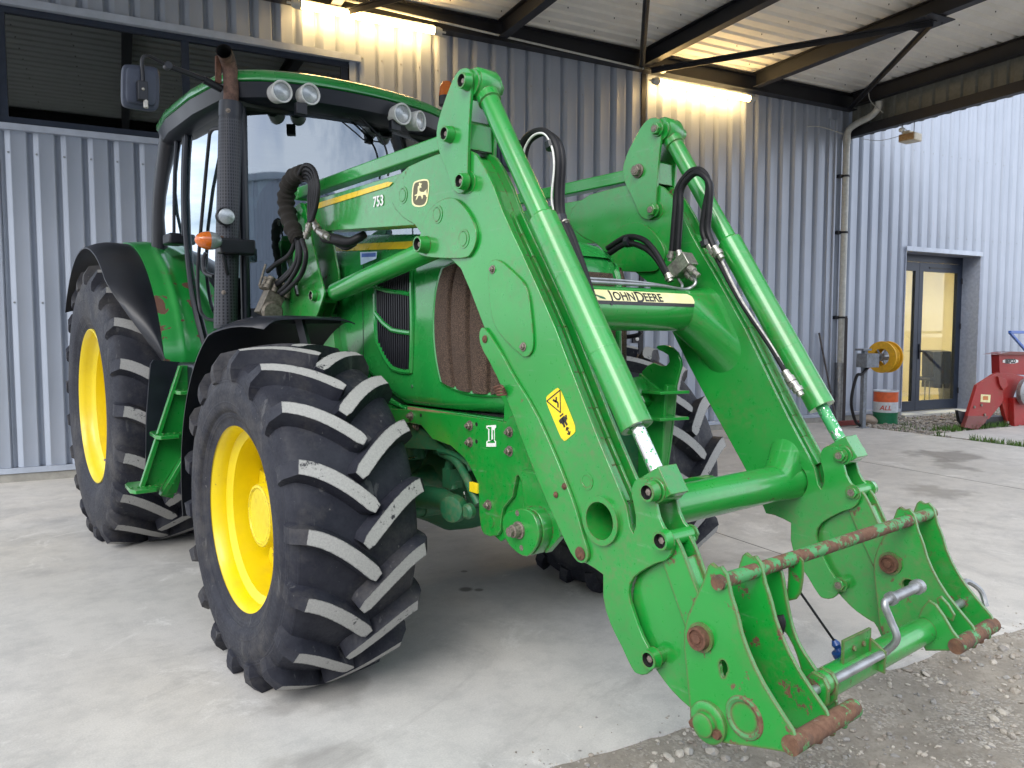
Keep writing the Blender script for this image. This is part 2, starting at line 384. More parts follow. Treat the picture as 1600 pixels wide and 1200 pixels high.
# ------------------------------------------------------------------ light
wd = bpy.data.worlds.new('World'); SC.world = wd; wd.use_nodes = True
nt = wd.node_tree; nt.nodes.clear()
sky = nt.nodes.new('ShaderNodeTexSky'); sky.sky_type = 'NISHITA'; sky.sun_disc = False
SUN_EL, SUN_AZ = R(40), R(208)     # azimuth measured from +X towards +Y
sky.sun_elevation = SUN_EL; sky.sun_rotation = PI/2-SUN_AZ; sky.dust_density = 3.5; sky.air_density = 1.0; sky.ozone_density = 1.2
bg = nt.nodes.new('ShaderNodeBackground'); bg.inputs[1].default_value = .13
cn_ = nt.nodes.new('ShaderNodeTexNoise'); cn_.inputs['Scale'].default_value = 2.2; cn_.inputs['Detail'].default_value = 7; cn_.inputs['Roughness'].default_value = .6
tcw = nt.nodes.new('ShaderNodeTexCoord'); mpw = nt.nodes.new('ShaderNodeMapping'); mpw.inputs['Scale'].default_value = (1, 1, 2.6); nt.links.new(tcw.outputs['Generated'], mpw.inputs[0]); nt.links.new(mpw.outputs[0], cn_.inputs['Vector'])
cr_ = nt.nodes.new('ShaderNodeMapRange'); cr_.inputs['From Min'].default_value = .34; cr_.inputs['From Max'].default_value = .54; nt.links.new(cn_.outputs[0], cr_.inputs['Value'])
mxw = nt.nodes.new('ShaderNodeMix'); mxw.data_type = 'RGBA'; nt.links.new(cr_.outputs[0], mxw.inputs[0]); nt.links.new(sky.outputs[0], mxw.inputs[6]); mxw.inputs[7].default_value = (6.3, 6.7, 7.4, 1)
wo = nt.nodes.new('ShaderNodeOutputWorld'); nt.links.new(mxw.outputs[2], bg.inputs[0]); nt.links.new(bg.outputs[0], wo.inputs[0])
sl = bpy.data.lights.new('sun', 'SUN'); sl.energy = .95; sl.angle = R(35); sl.color = (1, .97, .92)
so = bpy.data.objects.new('sun', sl); COL.objects.link(so)
sd = V((math.cos(SUN_EL)*math.cos(SUN_AZ), math.cos(SUN_EL)*math.sin(SUN_AZ), math.sin(SUN_EL)))
so.rotation_euler = sd.to_track_quat('Z', 'Y').to_euler(); so.location = sd*30
SC.view_settings.view_transform = 'Standard'; SC.view_settings.look = 'None'; SC.view_settings.gamma = 1; SC.view_settings.exposure = 1.28
SC.cycles.use_denoising = True; SC.cycles.max_bounces = 7; SC.cycles.diffuse_bounces = 4; SC.cycles.glossy_bounces = 4; SC.cycles.transparent_max_bounces = 12
SC.cycles.caustics_reflective = False; SC.cycles.caustics_refractive = False; SC.cycles.sample_clamp_indirect = 8

# ------------------------------------------------------------------ ground
SLAB0, SLABR = -1.33, 8.25
bm = nb()
M4 = Matrix.Rotation(W, 4, 'Z')
def edge_n(s): return .022*mnoise.noise(V((s*2.3, 1, 0)))+.014*mnoise.noise(V((s*9, 4, 0)))+.007*mnoise.noise(V((s*31, 4, 0)))
N = 260
top = []; bot = []
for i in range(N+1):
    s = -14+i*(SLABR+14)/N; e = SLAB0+edge_n(s)
    top.append(bm.verts.new(wp(s, e, 0))); bot.append(bm.verts.new(wp(s, e-.008, -.05)))
for i in range(N): face(bm, [top[i], top[i+1], bot[i+1], bot[i]])
c1 = bm.verts.new(wp(SLABR, 4.99, 0)); c0 = bm.verts.new(wp(-14, 4.99, 0)); d1 = bm.verts.new(wp(SLABR, 4.99, -.05))
face(bm, top+[c1, c0]); face(bm, [top[-1], bot[-1], d1, c1])
tag(obj('concrete_slab', bm, M['concrete'], smooth=0), 'pale concrete apron under the canopy', kind='structure')
bm = nb(); wbox(bm, 2.19, 2.194, SLAB0+.03, 4.9, -.001, .0015); wbox(bm, 5.6, 5.604, SLAB0+.03, 4.9, -.001, .0015)
tag(obj('slab_joint', bm, M['decal_black'], smooth=0), 'thin saw cut joint in the concrete', kind='structure')
bm = nb()
def gz(s, d):
    z = -.034+.012*mnoise.noise(V((s*1.3, d*1.3, 0)))+.008*mnoise.noise(V((s*5, d*5, 3)))+.004*mnoise.noise(V((s*17, d*17, 3)))
    if abs(d-SLAB0) < .3: z += .030*(1-abs(d-SLAB0)/.3)+.006*mnoise.noise(V((s*6, d*6, 9)))
    return z
grid(bm, lambda u, v: wp(-1.5+u*6, -3.6+v*2.4, gz(-1.5+u*6, -3.6+v*2.4)), 240, 100)
tag(obj('gravel_yard', bm, M['gravel'], smooth=180), 'brown gravelly yard in front of the slab', kind='structure')
bm = nb(); grid(bm, lambda u, v: wp(-300+600*u, -300+600*v, -.075), 8, 8)
tag(obj('ground', bm, M['gravel'], smooth=0), 'rough ground round the yard', kind='structure')
bm = nb(); wbox(bm, SLABR+.14, 16, 2.30, 3.30, -.06, -.006)
tag(obj('concrete_path', bm, M['concrete'], smooth=0), 'concrete path past the red machine', kind='structure')
bm = nb(); grid(bm, lambda u, v: wp(SLABR+u*9, 3.28+v*1.72, -.03+.02*mnoise.noise(V((u*20, v*6, 1)))), 90, 24)
grid(bm, lambda u, v: wp(SLABR-.0+u*.16, 1.2+v*2.2, -.02+.012*mnoise.noise(V((u*3, v*9, 1)))), 4, 30)
tag(obj('gravel_strip', bm, M['gravel'], smooth=180), 'gravel strip along the wall by the door', kind='structure')
# loose stones: one mesh
def ico():
    b = bmesh.new(); bmesh.ops.create_icosphere(b, subdivisions=1, radius=1); vs = [v.co.copy() for v in b.verts]; fs = [[v.index for v in f.verts] for f in b.faces]; b.free(); return vs, fs
IV, IF = ico()
b = bmesh.new(); bmesh.ops.create_icosphere(b, subdivisions=2, radius=1); IV2 = [v.co.copy() for v in b.verts]; IF2 = [[v.index for v in f.verts] for f in b.faces]; b.free()
def stones(name, label, spots, kindmat):
    verts, faces = [], []
    for (p, r) in spots:
        big = r > .011; vs, fs = (IV2, IF2) if big else (IV, IF)
        q = Matrix.Rotation(random.uniform(0, 6.28), 3, 'Z') @ Matrix.Rotation(random.uniform(-.5, .5), 3, 'X')
        sx, sy, sz = random.uniform(.8, 1.4), random.uniform(.6, 1.0), random.uniform(.35, .7); k = len(verts); sd_ = random.random()*50
        for v in vs:
            w = V((v.x*sx, v.y*sy, v.z*sz))*r*(1+.35*mnoise.noise(v*1.3+V((sd_, 0, 0)))+(.12*mnoise.noise(v*4+V((0, sd_, 0))) if big else random.uniform(-.15, .15)))
            verts.append(q @ w+p)
        faces += [[i+k for i in f] for f in fs]
    me = bpy.data.meshes.new(name); me.from_pydata(verts, [], faces); me.materials.append(kindmat)
    o = bpy.data.objects.new(name, me); COL.objects.link(o); return tag(o, label, kind='stuff')
sp = []
for _ in range(15000):
    s = random.uniform(-1.4, 4.3); d = random.uniform(-3.1, SLAB0+.02)
    den = mnoise.noise(V((s*1.7, d*1.7, 8)))
    near = math.exp(-abs(d-SLAB0)/.25)
    if random.random() > .38+den*.9+near*.4: continue
    r = .0035+.009*random.random()**3.2+(.014*random.random()**2 if random.random() < .03 else 0)
    sp.append((wp(s, d, gz(s, d)+r*.2), r))
for _ in range(700):
    s = random.uniform(-.6, 3.2); d = SLAB0-abs(random.gauss(0, .55))-.02
    if mnoise.noise(V((s*1.5, d*1.5, 2))) < -.05: continue
    r = random.uniform(.008, .02); sp.append((wp(s, d, gz(s, d)+r*.2), r))
for _ in range(160):
    s = random.uniform(-.6, 3.2); r = random.uniform(.002, .006); sp.append((wp(s, SLAB0+abs(random.gauss(0, .10)), r*.3), r))
stones('loose_stones', 'loose pale stones scattered over the gravel yard', sp, M['stone'])
sp = []
for _ in range(2600):
    s = random.uniform(8.2, 15); d = random.uniform(3.3, 4.93) if random.random() < .85 else random.uniform(2.2, 3.3); r = random.uniform(.012, .035)
    if d < 3.3 and s > SLABR+.2: continue
    sp.append((wp(s, d, -.02+r*.2), r))
stones('wall_stones', 'grey stones in the strip below the wall', sp, M['stone'])
bm = nb()
for _ in range(5200):
    s = random.uniform(8.2, 14.5); d = 3.34+abs(random.gauss(0, .14)) if random.random() < .7 else random.uniform(3.3, 4.9)
    if random.random() < .12: s, d = SLABR+random.uniform(0, .14), random.uniform(1.2, 3.4)
    if mnoise.noise(V((s*1.4, d*2.2, 5))) < (-.02 if d < 3.6 else .18): continue
    p = wp(s, d, -.02); h = random.uniform(.03, .11)*(1.0 if d < 3.7 else .7); a = random.uniform(0, 6.28); w_ = V((math.cos(a), math.sin(a), 0))*.006; ln = V((random.uniform(-1, 1), random.uniform(-1, 1), 0))*h*.45
    v = [bm.verts.new(p-w_), bm.verts.new(p+w_), bm.verts.new(p+ln*.5+w_*.7+V((0, 0, h*.6))), bm.verts.new(p+ln*.5-w_*.7+V((0, 0, h*.6))), bm.verts.new(p+ln+V((0, 0, h)))]
    face(bm, [v[0], v[1], v[2], v[3]]); face(bm, [v[3], v[2], v[4]])
tag(obj('grass', bm, M['grass'], smooth=0, normals=False), 'short green grass along the gravel strip', kind='stuff')

# ------------------------------------------------------------------ warehouse wall
wh = thing('warehouse', 'blue grey corrugated metal warehouse wall with a long window and glazed door', 'building', wp(4, WD, 0))
WS0, WS1 = -3.3, 17.0
PIT1 = .2185
def cells():
    out = []; s = -2.10-5*PIT1-.03; 
    while s < WS1:
        p = PIT1 if s < 1.9 else .245
        out.append((s, p)); s += p
    return out
CELLS = cells()
def clad_profile(s0, s1):
    pts = []
    for s, p in CELLS:
        for f, dd in ((0, 0), (.04, .045), (.21, .045), (.25, .004), (.40, .002), (.42, -.003), (.46, -.003), (.48, 0), (.965, 0)):
            pts.append((s+f*p, WD+dd))
    pts = [(s, d) for s, d in pts if s0 < s < s1]
    return [(s0, WD+.001)]+pts+[(s1, WD+.001)]
bm = nb()
def clad(s0, s1, z0, z1):
    pr = clad_profile(s0, s1)
    A = [bm.verts.new(wp(s, d, z0)) for s, d in pr]; B = [bm.verts.new(wp(s, d, z1)) for s, d in pr]
    for i in range(len(pr)-1): face(bm, [A[i], A[i+1], B[i+1], B[i]])
ZT = 6.6; DS0, DS1, DZ = 10.07, 12.05, 2.72; WN0, WN1, WZ0, WZ1 = -2.33, .86, 3.25, 4.29
clad(WS0, WN0, .13, ZT); clad(WN0, WN1, .13, WZ0-.05); clad(WN0, WN1, WZ1+.07, ZT); clad(WN1, DS0, .13, ZT); clad(DS0, DS1, DZ, ZT); clad(DS1, WS1, .13, ZT)
obj('cladding', bm, M['clad'], wh, smooth=20, normals=False)
bm = nb()
for s, p in CELLS:
    for z in (1.65, 3.0, 4.35):
        if s+.35*p > DS0 and s+.35*p < DS1 and z < DZ: continue
        if WN0-.1 < s < WN1 and 3.1 < z < 4.5: continue
        lathe(bm, wp(s+.35*p, WD+.001, z), -DP, [(0, .009), (.003, .009), (.003, .005), (.007, .005)], 8)
o = obj('cladding_screws', bm, M['steel'], wh); tag(o, kind='stuff')
bm = nb(); wbox(bm, WS0, DS0-.02, WD-.02, WD+.25, -.01, .075); wbox(bm, DS1+.02, WS1, WD-.02, WD+.25, -.05, .075); obj('plinth', bm, M['plinth'], wh, smooth=0)
bm = nb(); wbox(bm, WS0, DS0-.04, WD-.032, WD+.03, .079, .128); wbox(bm, DS1+.04, WS1, WD-.032, WD+.03, .079, .128); obj('base_flashing', bm, M['trim'], wh, smooth=0)
bm = nb()
wbox(bm, WN0-.1, WN1+.1, WD-.045, WD+.10, WZ0-.055, WZ0); obj('window_sill', bm, M['trim'], wh, smooth=0)
bm = nb(); wbox(bm, WN0-.1, WN1+.12, WD-.035, WD+.10, WZ1+.004, WZ1+.072); obj('window_head_flashing', bm, M['trim'], wh, smooth=0)
# window
bm = nb(); f0, f1 = WD+.02, WD+.075
wbox(bm, WN0, WN1, f0, f1, WZ0+.002, WZ0+.07); wbox(bm, WN0, WN1, f0, f1, WZ1-.055, WZ1)
for s in (WN0+.035, -.77, WN1-.045): wbox(bm, s-.035, s+.035, f0+.003, f1-.003, WZ0+.07, WZ1-.055)
win = obj('window', bm, M['dark_frame'], wh, smooth=0)
for a, b_ in ((WN0+.07, -.805), (-.735, WN1-.08)):
    bm = nb(); wbox(bm, a, b_, WD+.045, WD+.051, WZ0+.07, WZ1-.055); obj('pane', bm, M['winglass'], win, smooth=0)
bm = nb(); wbox(bm, WN0-.2, WN1+.2, WD+.6, WD+.62, WZ0-.3, WZ1+.3); wbox(bm, WN0-.2, WN1+.2, WD+.11, WD+.6, WZ0-.32, WZ0-.3); wbox(bm, WN0-.2, WN1+.2, WD+.11, WD+.6, WZ1+.3, WZ1+.32)
obj('dark_window_backing', bm, M['dark'], wh, smooth=0)  # dark backing added behind the panes, stands in for the unlit room
bm = nb(); wbox(bm, 1.90, 1.99, WD-.012, WD+.01, .13, 4.72); obj('joint_cover', bm, M['trim'], wh, smooth=0)
bm = nb(); wbox(bm, 4.72, 4.79, WD-.012, WD+.01, .13, 4.75); obj('joint_cover', bm, M['canopy_steel'], wh, smooth=0)
bm = nb(); wbox(bm, WS0, WS0+.06, WD-.01, WD+12, -.05, ZT); wbox(bm, WS0, WS1, WD+12, WD+12.1, -.05, ZT); wbox(bm, WS1-.06, WS1, WD-.01, WD+12, -.05, ZT); wbox(bm, WS0, WS1, WD-.05, WD+12.1, ZT, ZT+.15)
obj('warehouse_shell', bm, M['clad'], wh, smooth=0)
# glazed entrance
RC = WD+.30
bm = nb(); wbox(bm, DS0-.02, DS0, WD-.02, RC+.02, .0, DZ+.05); wbox(bm, DS1, DS1+.02, WD-.02, RC+.02, 0, DZ+.05); wbox(bm, DS0, DS1, WD-.02, RC+.02, DZ, DZ+.03); obj('door_reveal', bm, plain('grey_reveal', (.30, .34, .43), .5, bump=0), wh, smooth=0)
bm = nb(); wbox(bm, DS0-.02, DS1+.03, WD-.04, WD-.021, DZ+.0, DZ+.075); obj('door_head_flashing', bm, M['trim'], wh, smooth=0)
bm = nb(); wbox(bm, DS0-.02, DS1+.1, WD-.10, RC+.1, -.05, .02); obj('door_sill', bm, plain('pale_sill', (.5, .5, .47), .8), wh, smooth=0)
# frame lines read from the mullions
mull = onw(1429, 600, RC)[0]
bm = nb(); q0, q1 = RC, RC+.07
wbox(bm, DS0, DS1, q0, q1, 2.60, DZ); wbox(bm, DS0, DS0+.05, q0, q1, .02, 2.60); wbox(bm, DS1-.06, DS1, q0, q1, .02, 2.60)
drf = obj('door_frame', bm, M['dark_frame'], wh, smooth=0)
for a, b_ in ((DS0+.05, mull), (mull+.008, DS1-.065)):
    bm = nb(); k0, k1 = RC-.02, RC+.04
    wbox(bm, a, a+.10, k0, k1, .03, 2.59); wbox(bm, b_-.10, b_, k0, k1, .03, 2.59); wbox(bm, a+.10, b_-.10, k0, k1, .03, .20); wbox(bm, a+.10, b_-.10, k0, k1, 2.44, 2.59)
    dl = obj('door_leaf', bm, M['dark_frame'], wh, smooth=0)
    bm = nb(); wbox(bm, a+.10, b_-.10, RC+.005, RC+.012, .20, 2.44); obj('glass_pane', bm, M['doorglass'], dl, smooth=0)
    if a > mull:
        bm = nb(); p = wp(a+.05, RC-.03, 1.06); box(bm, (-.015, -.01, -.13), (.015, .012, .13), 0, Matrix.Translation(p) @ M4)
        pipe(bm, [p, p-DP*.05, p-DP*.05+DW*.13], .011, 8); obj('door_handle', bm, M['black'], dl)
        bm = nb()
        for z in (.35, 1.5, 2.3): cyl(bm, wp(b_+.005, RC-.035, z-.05), wp(b_+.005, RC-.035, z+.05), .014, 10)
        obj('hinge', bm, M['black'], dl)
        bm = nb(); wbox(bm, a+.25, b_-.3, RC-.028, RC-.021, 2.49, 2.52); obj('vent_slot', bm, M['black'], dl, smooth=0)
# the lit room behind the door
bm = nb(); r0, r1, rs0, rs1 = RC+.1, RC+3.6, 9.2, 14.6
wbox(bm, rs0, rs1, r1, r1+.05, 0, 2.8); wbox(bm, rs1, rs1+.05, r0, r1, 0, 2.8); wbox(bm, rs0-.05, rs0, r0, r1, 0, 2.8); wbox(bm, rs0, rs1, r0, r1, 2.8, 2.85)
obj('room_wall', bm, M['cream_wall'], wh, smooth=0)
bm = nb(); wbox(bm, rs0, rs1, r0, r1, -.02, .021); obj('room_floor', bm, M['room_floor'], wh, smooth=0)
bm = nb(); wbox(bm, 11.4, 12.9, RC+1.7, RC+1.9, 2.70, 2.79); cl = obj('room_ceiling_light', bm, emit('lit_ceiling_panel', (1, .90, .68), 40), wh, smooth=0)
# grey partition and noticeboard inside
bm = nb(); wbox(bm, 12.25, 12.95, r1-.06, r1-.01, .9, 2.0); obj('notice_board', bm, plain('grey_board', (.22, .22, .19), .6), wh, smooth=0)
bm = nb(); wbox(bm, 12.1, 12.9, r0+2.6, r0+3.1, .021, 1.95); obj('metal_cabinet', bm, plain('dark_cabinet', (.10, .11, .12), .5), wh, smooth=0, bevel=.01)
# chair with jacket, waste bin
def at_door(px_x, dd): return onw(px_x, 600, RC+dd)[0]
cs = at_door(1449, 1.0); cp = wp(cs, RC+1.0, .021)
ch = thing('office_chair', 'chair with a black jacket over its back inside the glazed door', 'chair', cp)
T = Matrix.Translation(cp) @ M4
bm = nb()
for a in (-.22, .22):
    for b_ in (-.2, .2): cyl(bm, T @ V((a, b_, 0)), T @ V((a*.9, b_*.9, .44)), .013, 8)
obj('leg_frame', bm, M['steel'], ch)
bm = nb(); box(bm, (-.25, -.23, .44), (.25, .23, .50), 0, T); obj('seat', bm, M['black'], ch, bevel=.02)
bm = nb(); grid(bm, lambda u, v: T @ V((.24+.05*math.sin(u*9)*v, -.30+.6*u, 1.0-.72*v)) , 16, 10); grid(bm, lambda u, v: T @ V((-.30+.54*u, -.29+.03*math.sin(u*12)-.05*v, 1.0-.62*v)), 16, 10); grid(bm, lambda u, v: T @ V((-.30+.56*u, -.30+.6*v, 1.0+.03*math.sin(v*PI))), 8, 8)
obj('jacket', bm, M['decal_black'], ch, solid=.01)
bs = at_door(1481, 1.15); bp = wp(bs, RC+1.15, .021)
bm = nb(); lathe(bm, bp, (0, 0, 1), [(0, .15), (.55, .20), (.56, .215), (.60, .215), (.60, .20), (.68, .12), (.70, 0)], 24)
tag(obj('waste_bin', bm, plain('grey_bin', (.20, .20, .19), .5)), 'grey lidded waste bin seen through the door glass', 'bin')

# ------------------------------------------------------------------ canopy
cn = thing('canopy', 'dark steel canopy with pale corrugated roof over the tractor', 'canopy', wp(2, 2, 4.7))
CD0 = -1.45; CS0, CS1 = -4.2, 8.62; ZR = 4.985
def ibeam(bm, a, b, h, w, tf=.012, tw=.008):
    a, b = V(a), V(b)
    u = V((0, 0, 1)); d = (b-a).normalized(); s = d.cross(u)
    bar(bm, a+u*(tf/2), b+u*(tf/2), w, tf); bar(bm, a+u*(h-tf/2), b+u*(h-tf/2), w, tf); bar(bm, a+u*h/2, b+u*h/2, tw, h-2*tf)
bm = nb(); ibeam(bm, wp(CS0, WD-.09, 4.75), wp(CS1, WD-.09, 4.75), .225, .14); obj('wall_beam', bm, M['canopy_steel'], cn, smooth=0)
for s in (-3.2, -1.25, .68, 2.62, 4.66, 6.55, 8.52):
    bm = nb(); ibeam(bm, wp(s, CD0, ZR-.205), wp(s, WD-.17, ZR-.205), .20, .11); obj('rafter', bm, M['canopy_steel'], cn, smooth=0)
bm = nb(); ibeam(bm, wp(CS0, CD0, 4.75), wp(CS1, CD0, 4.75), .235, .14); obj('front_beam', bm, M['canopy_steel'], cn, smooth=0)
nd = 2.18
def brace(s1, s2, d2):
    bm = nb(); bar(bm, wp(s1, WD-.17, ZR-.225), wp(s2, d2, ZR-.225), .07, .012); bar(bm, wp(s1, WD-.17, ZR-.255), wp(s2, d2, ZR-.255), .008, .06); obj('brace', bm, M['canopy_steel'], cn, smooth=0)
brace(4.75, 6.55, nd); brace(8.45, 6.55, nd); brace(4.6, 2.75, nd); brace(.8, 2.55, nd)
for s in (6.55, 2.62):
    bm = nb(); wbox(bm, s-.2, s+.2, nd-.12, nd+.28, ZR-.222, ZR-.212)
    for i in range(4): lathe(bm, wp(s-.15+.1*i, nd, ZR-.222), (0, 0, -1), [(0, .012), (.008, .012)], 6)
    obj('gusset_plate', bm, M['canopy_steel'], cn, smooth=0)
# roof sheet, ribs parallel to the wall
bm = nb(); pr = []; d = CD0-.3
while d < WD-.02:
    for f, z in ((0, 0), (.62, 0), (.72, .038), (.90, .038)): pr.append((d+f*.21, z))
    d += .21
pr = [(a, b_) for a, b_ in pr if a < WD-.02]
A = [bm.verts.new(wp(CS0-.1, a, ZR+.004+z)) for a, z in pr]; B = [bm.verts.new(wp(CS1+.05, a, ZR+.004+z)) for a, z in pr]
for i in range(len(pr)-1): face(bm, [A[i], A[i+1], B[i+1], B[i]])
obj('roof_sheet', bm, M['roof'], cn, smooth=0, normals=False)
bm = nb()
d = CD0-.3
while d < WD-.1:
    for s in [CS0+.5+.62*i for i in range(20)]:
        lathe(bm, wp(s, d+.03, ZR+.003), (0, 0, -1), [(0, .007), (.014, .004)], 6)
    d += .42
o = obj('roof_screws', bm, M['canopy_steel'], cn); tag(o, kind='stuff')
# end fascia: outer sheet, top and bottom rails
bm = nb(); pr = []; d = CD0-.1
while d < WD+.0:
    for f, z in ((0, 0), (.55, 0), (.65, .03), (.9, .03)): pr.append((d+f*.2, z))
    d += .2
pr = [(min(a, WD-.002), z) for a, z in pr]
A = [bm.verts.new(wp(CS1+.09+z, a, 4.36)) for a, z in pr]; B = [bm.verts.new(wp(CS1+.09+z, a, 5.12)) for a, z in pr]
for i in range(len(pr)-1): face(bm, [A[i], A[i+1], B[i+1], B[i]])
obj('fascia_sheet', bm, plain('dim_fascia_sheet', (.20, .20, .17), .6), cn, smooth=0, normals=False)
bm = nb(); wbox(bm, CS1-.01, CS1+.085, CD0-.1, WD-.01, 4.36, 4.50); obj('fascia_rail', bm, M['canopy_steel'], cn, smooth=0)
bm = nb(); wbox(bm, CS0-.2, CS1+.1, CD0-.36, CD0-.32, 4.45, 5.12); obj('front_fascia', bm, M['trim'], cn, smooth=0)
bm = nb(); wbox(bm, CS0-.25, CS0-.2, CD0-.3, WD, 4.6, 5.12); obj('front_fascia', bm, M['trim'], cn, smooth=0)
# posts at the outer edge, outside the picture
for s in (-3.9, 8.52):
    bm = nb(); wbox(bm, s-.07, s+.07, CD0-.07, CD0+.07, 0, 4.75); obj('post', bm, M['canopy_steel'], cn, smooth=0)

# ------------------------------------------------------------------ fixtures on the wall
def tube_light(s0, s1, z, label):
    t = thing('tube_light', label, 'light', wp((s0+s1)/2, WD-.09, z), 'tube lights under the canopy beam')
    bm = nb(); cyl(bm, wp(s0, WD-.16, z), wp(s1, WD-.16, z), .038, 20); obj('tube', bm, M['tube'], t)
    for s, e in ((s0, -1), (s1, 1)):
        bm = nb(); lathe(bm, wp(s, WD-.16, z), DW*e, [(0, .046), (.05, .046), (.09, .035), (.10, .012), (.14, .012)], 20); obj('end_cap', bm, M['pvc'], t)
    bm = nb(); wbox(bm, s0, s1, WD-.165, WD-.125, z+.036, z+.055); wbox(bm, s0+.15, s0+.2, WD-.14, WD+.0, z+.04, z+.06); wbox(bm, s1-.2, s1-.15, WD-.14, WD+.0, z+.04, z+.06); obj('batten', bm, M['pvc'], t, smooth=0)
def lz(x, y): return onw(x, y, WD-.16)
a, b_ = lz(470, 5), lz(678, 50); tube_light(a[0], b_[0], (a[1]+b_[1])/2, 'lit warm tube light above the tractor cab, the larger looking one')
a, b_ = lz(1029, 126), lz(1170, 156); tube_light(a[0], b_[0], (a[1]+b_[1])/2, 'lit warm tube light on the wall nearer the downpipe')
bm = nb(); ca, cb = onw(545, 1, WD-.175), onw(900, 83, WD-.175); pipe(bm, [wp(s, WD-.175, ca[1]+(cb[1]-ca[1])*(s-ca[0])/(cb[0]-ca[0])) for s in (-.5, ca[0], cb[0], 4.62)], .013, 8)
tag(obj('cable_conduit', bm, M['pvc']), 'thin grey conduit running along the wall under the canopy beam', 'conduit')
bm = nb(); lathe(bm, wp(4.93, WD-.16, 4.78), -DP, [(0, .05), (.03, .05), (.07, .035), (.085, .0)], 16); cyl(bm, wp(4.93, WD-.16, 4.78), wp(4.93, WD+0, 4.78), .02, 10)
tag(obj('presence_sensor', bm, M['pvc']), 'small grey round sensor beside the second tube light', 'sensor')
# downpipe
dp_ = thing('downpipe', 'grey rain downpipe with a galvanised lower sleeve', 'pipe', wp(8.59, WD-.08, 0))
PS = onw(1318, 400, WD-.08)[0]
bm = nb(); lathe(bm, wp(PS, WD-.08, .85), (0, 0, 1), [(0, .050), (3.40, .050), (3.40, .056), (3.52, .056)], 20)
pts = crom([wp(PS, WD-.08, 4.35), wp(PS, WD-.12, 4.46), wp(PS, WD-.28, 4.52), wp(PS, WD-.48, 4.56), wp(PS, WD-.60, 4.64), wp(PS, WD-.62, 4.74)], 5); pipe(bm, pts, .048, 16); obj('pipe', bm, M['pvc'], dp_)
bm = nb(); lathe(bm, wp(PS, WD-.08, 0), (0, 0, 1), [(0, .075), (.92, .075), (.92, .06)], 20); obj('sleeve', bm, M['steel'], dp_)
for z in (1.6, 2.9, 3.75):
    bm = nb(); lathe(bm, wp(PS, WD-.08, z), (0, 0, 1), [(0, .061), (.03, .061)], 16); wbox(bm, PS-.11, PS-.04, WD-.06, WD+.0, z-.01, z+.04); obj('clip', bm, M['canopy_steel'], dp_)
bm = nb(); wbox(bm, PS-.30, PS-.20, WD-.02, WD+.01, .13, 4.6); wbox(bm, PS-.2, PS-.17, WD-.05, WD, .13, 4.6); obj('wall_corner_flashing', bm, M['clad'], wh, smooth=0)
# flood lamp under the fascia
g = onpl(1418, 208, wp(CS1+.04, 0, 0), DW); fs, fd, fz = CS1+.04, g.dot(DP), g.z
fl = thing('flood_lamp', 'beige box lamp hanging below the end rail of the canopy', 'lamp', wp(fs, fd, fz))
bm = nb(); T = Matrix.Translation(wp(fs, fd, 4.16)) @ M4 @ Matrix.Rotation(.15, 4, 'Z')
box(bm, (-.06, -.13, -.06), (.16, .10, .05), 0, T); box(bm, (-.05, -.05, .05), (.10, .05, .09), 0, T); obj('housing', bm, M['beige'], fl, bevel=.012)
bm = nb(); box(bm, (-.066, -.12, -.05), (-.059, .09, .04), 0, T); obj('lens', bm, plain('brown_lens', (.16, .07, .03), .3), fl)
bm = nb()
for a in (-.1, .08): pipe(bm, [wp(fs, fd+a, 4.36), wp(fs, fd+a, 4.24), wp(fs, fd+a*.8, 4.14)], .006, 6)
obj('bracket', bm, M['decal_black'], fl)
bm = nb(); lathe(bm, T @ V((-.02, .06, .11)), -DW, [(0, .035), (.05, .03), (.06, 0)], 14); obj('sensor_head', bm, M['white'], fl)
bm = nb(); pipe(bm, crom([wp(CS1+.0, WD-.25, 4.30), wp(CS1, WD-.6, 4.20), wp(CS1, WD-1.0, 4.22), wp(CS1, fd+.1, 4.35)], 8), .004, 6); pipe(bm, crom([wp(CS1-.2, WD-.5, 4.95), wp(CS1-.2, WD-.55, 4.75), wp(CS1-.15, WD-.72, 4.55)], 8), .006, 6); pipe(bm, crom([wp(PS-.8, WD-.03, 4.43), wp(PS-.5, WD-.04, 4.45), wp(PS-.1, WD-.1, 4.38)], 6), .006, 6)
tag(obj('loose_cable', bm, M['pvc']), 'thin loose cables sagging from the canopy corner', 'cable')
# socket / small lamp seen on the wall between the arms
g = onw(992, 531); bm = nb(); wbox(bm, g[0]-.05, g[0]+.05, WD-.03, WD, g[1]-.04, g[1]+.05); o = obj('wall_switch', bm, M['black']); tag(o, 'small black switch box with round white button on the wall', 'switch')
bm = nb(); lathe(bm, wp(g[0]+.012, WD-.03, g[1]+.01), -DP, [(0, .026), (.012, .024), (.014, 0)], 14); obj('button', bm, M['white'], o)

# ------------------------------------------------------------------ things by the door
bx_ = onw(1380, 640, WD-.45); bp = wp(onw(1383, 655, WD-.45)[0], WD-.45, -.02)
br = thing('oil_barrel', 'orange, white and green drum standing by the glazed door', 'barrel', bp)
bm = nb(); rr = .175; prof = [(0, rr), (.16, rr), (.16, rr+.007), (.18, rr+.007), (.18, rr), (.34, rr), (.34, rr), (.49, rr), (.495, rr+.007), (.515, rr+.007), (.515, rr-.015), (.50, rr-.015), (.50, 0)]
lathe(bm, bp, (0, 0, 1), prof, 36, mis=[0, 0, 0, 0, 1, 1, 2, 2, 1, 1, 1, 1])
obj('drum', bm, [plain('green_drum_paint', (.01, .16, .07), .4), plain('white_drum_paint', (.62, .66, .70), .4), plain('orange_drum_paint', (.72, .13, .035), .45)], br)
bm = nb(); td = (CAM-bp); td.z = 0; td.normalize(); sd_ = V((-td.y, td.x, 0))
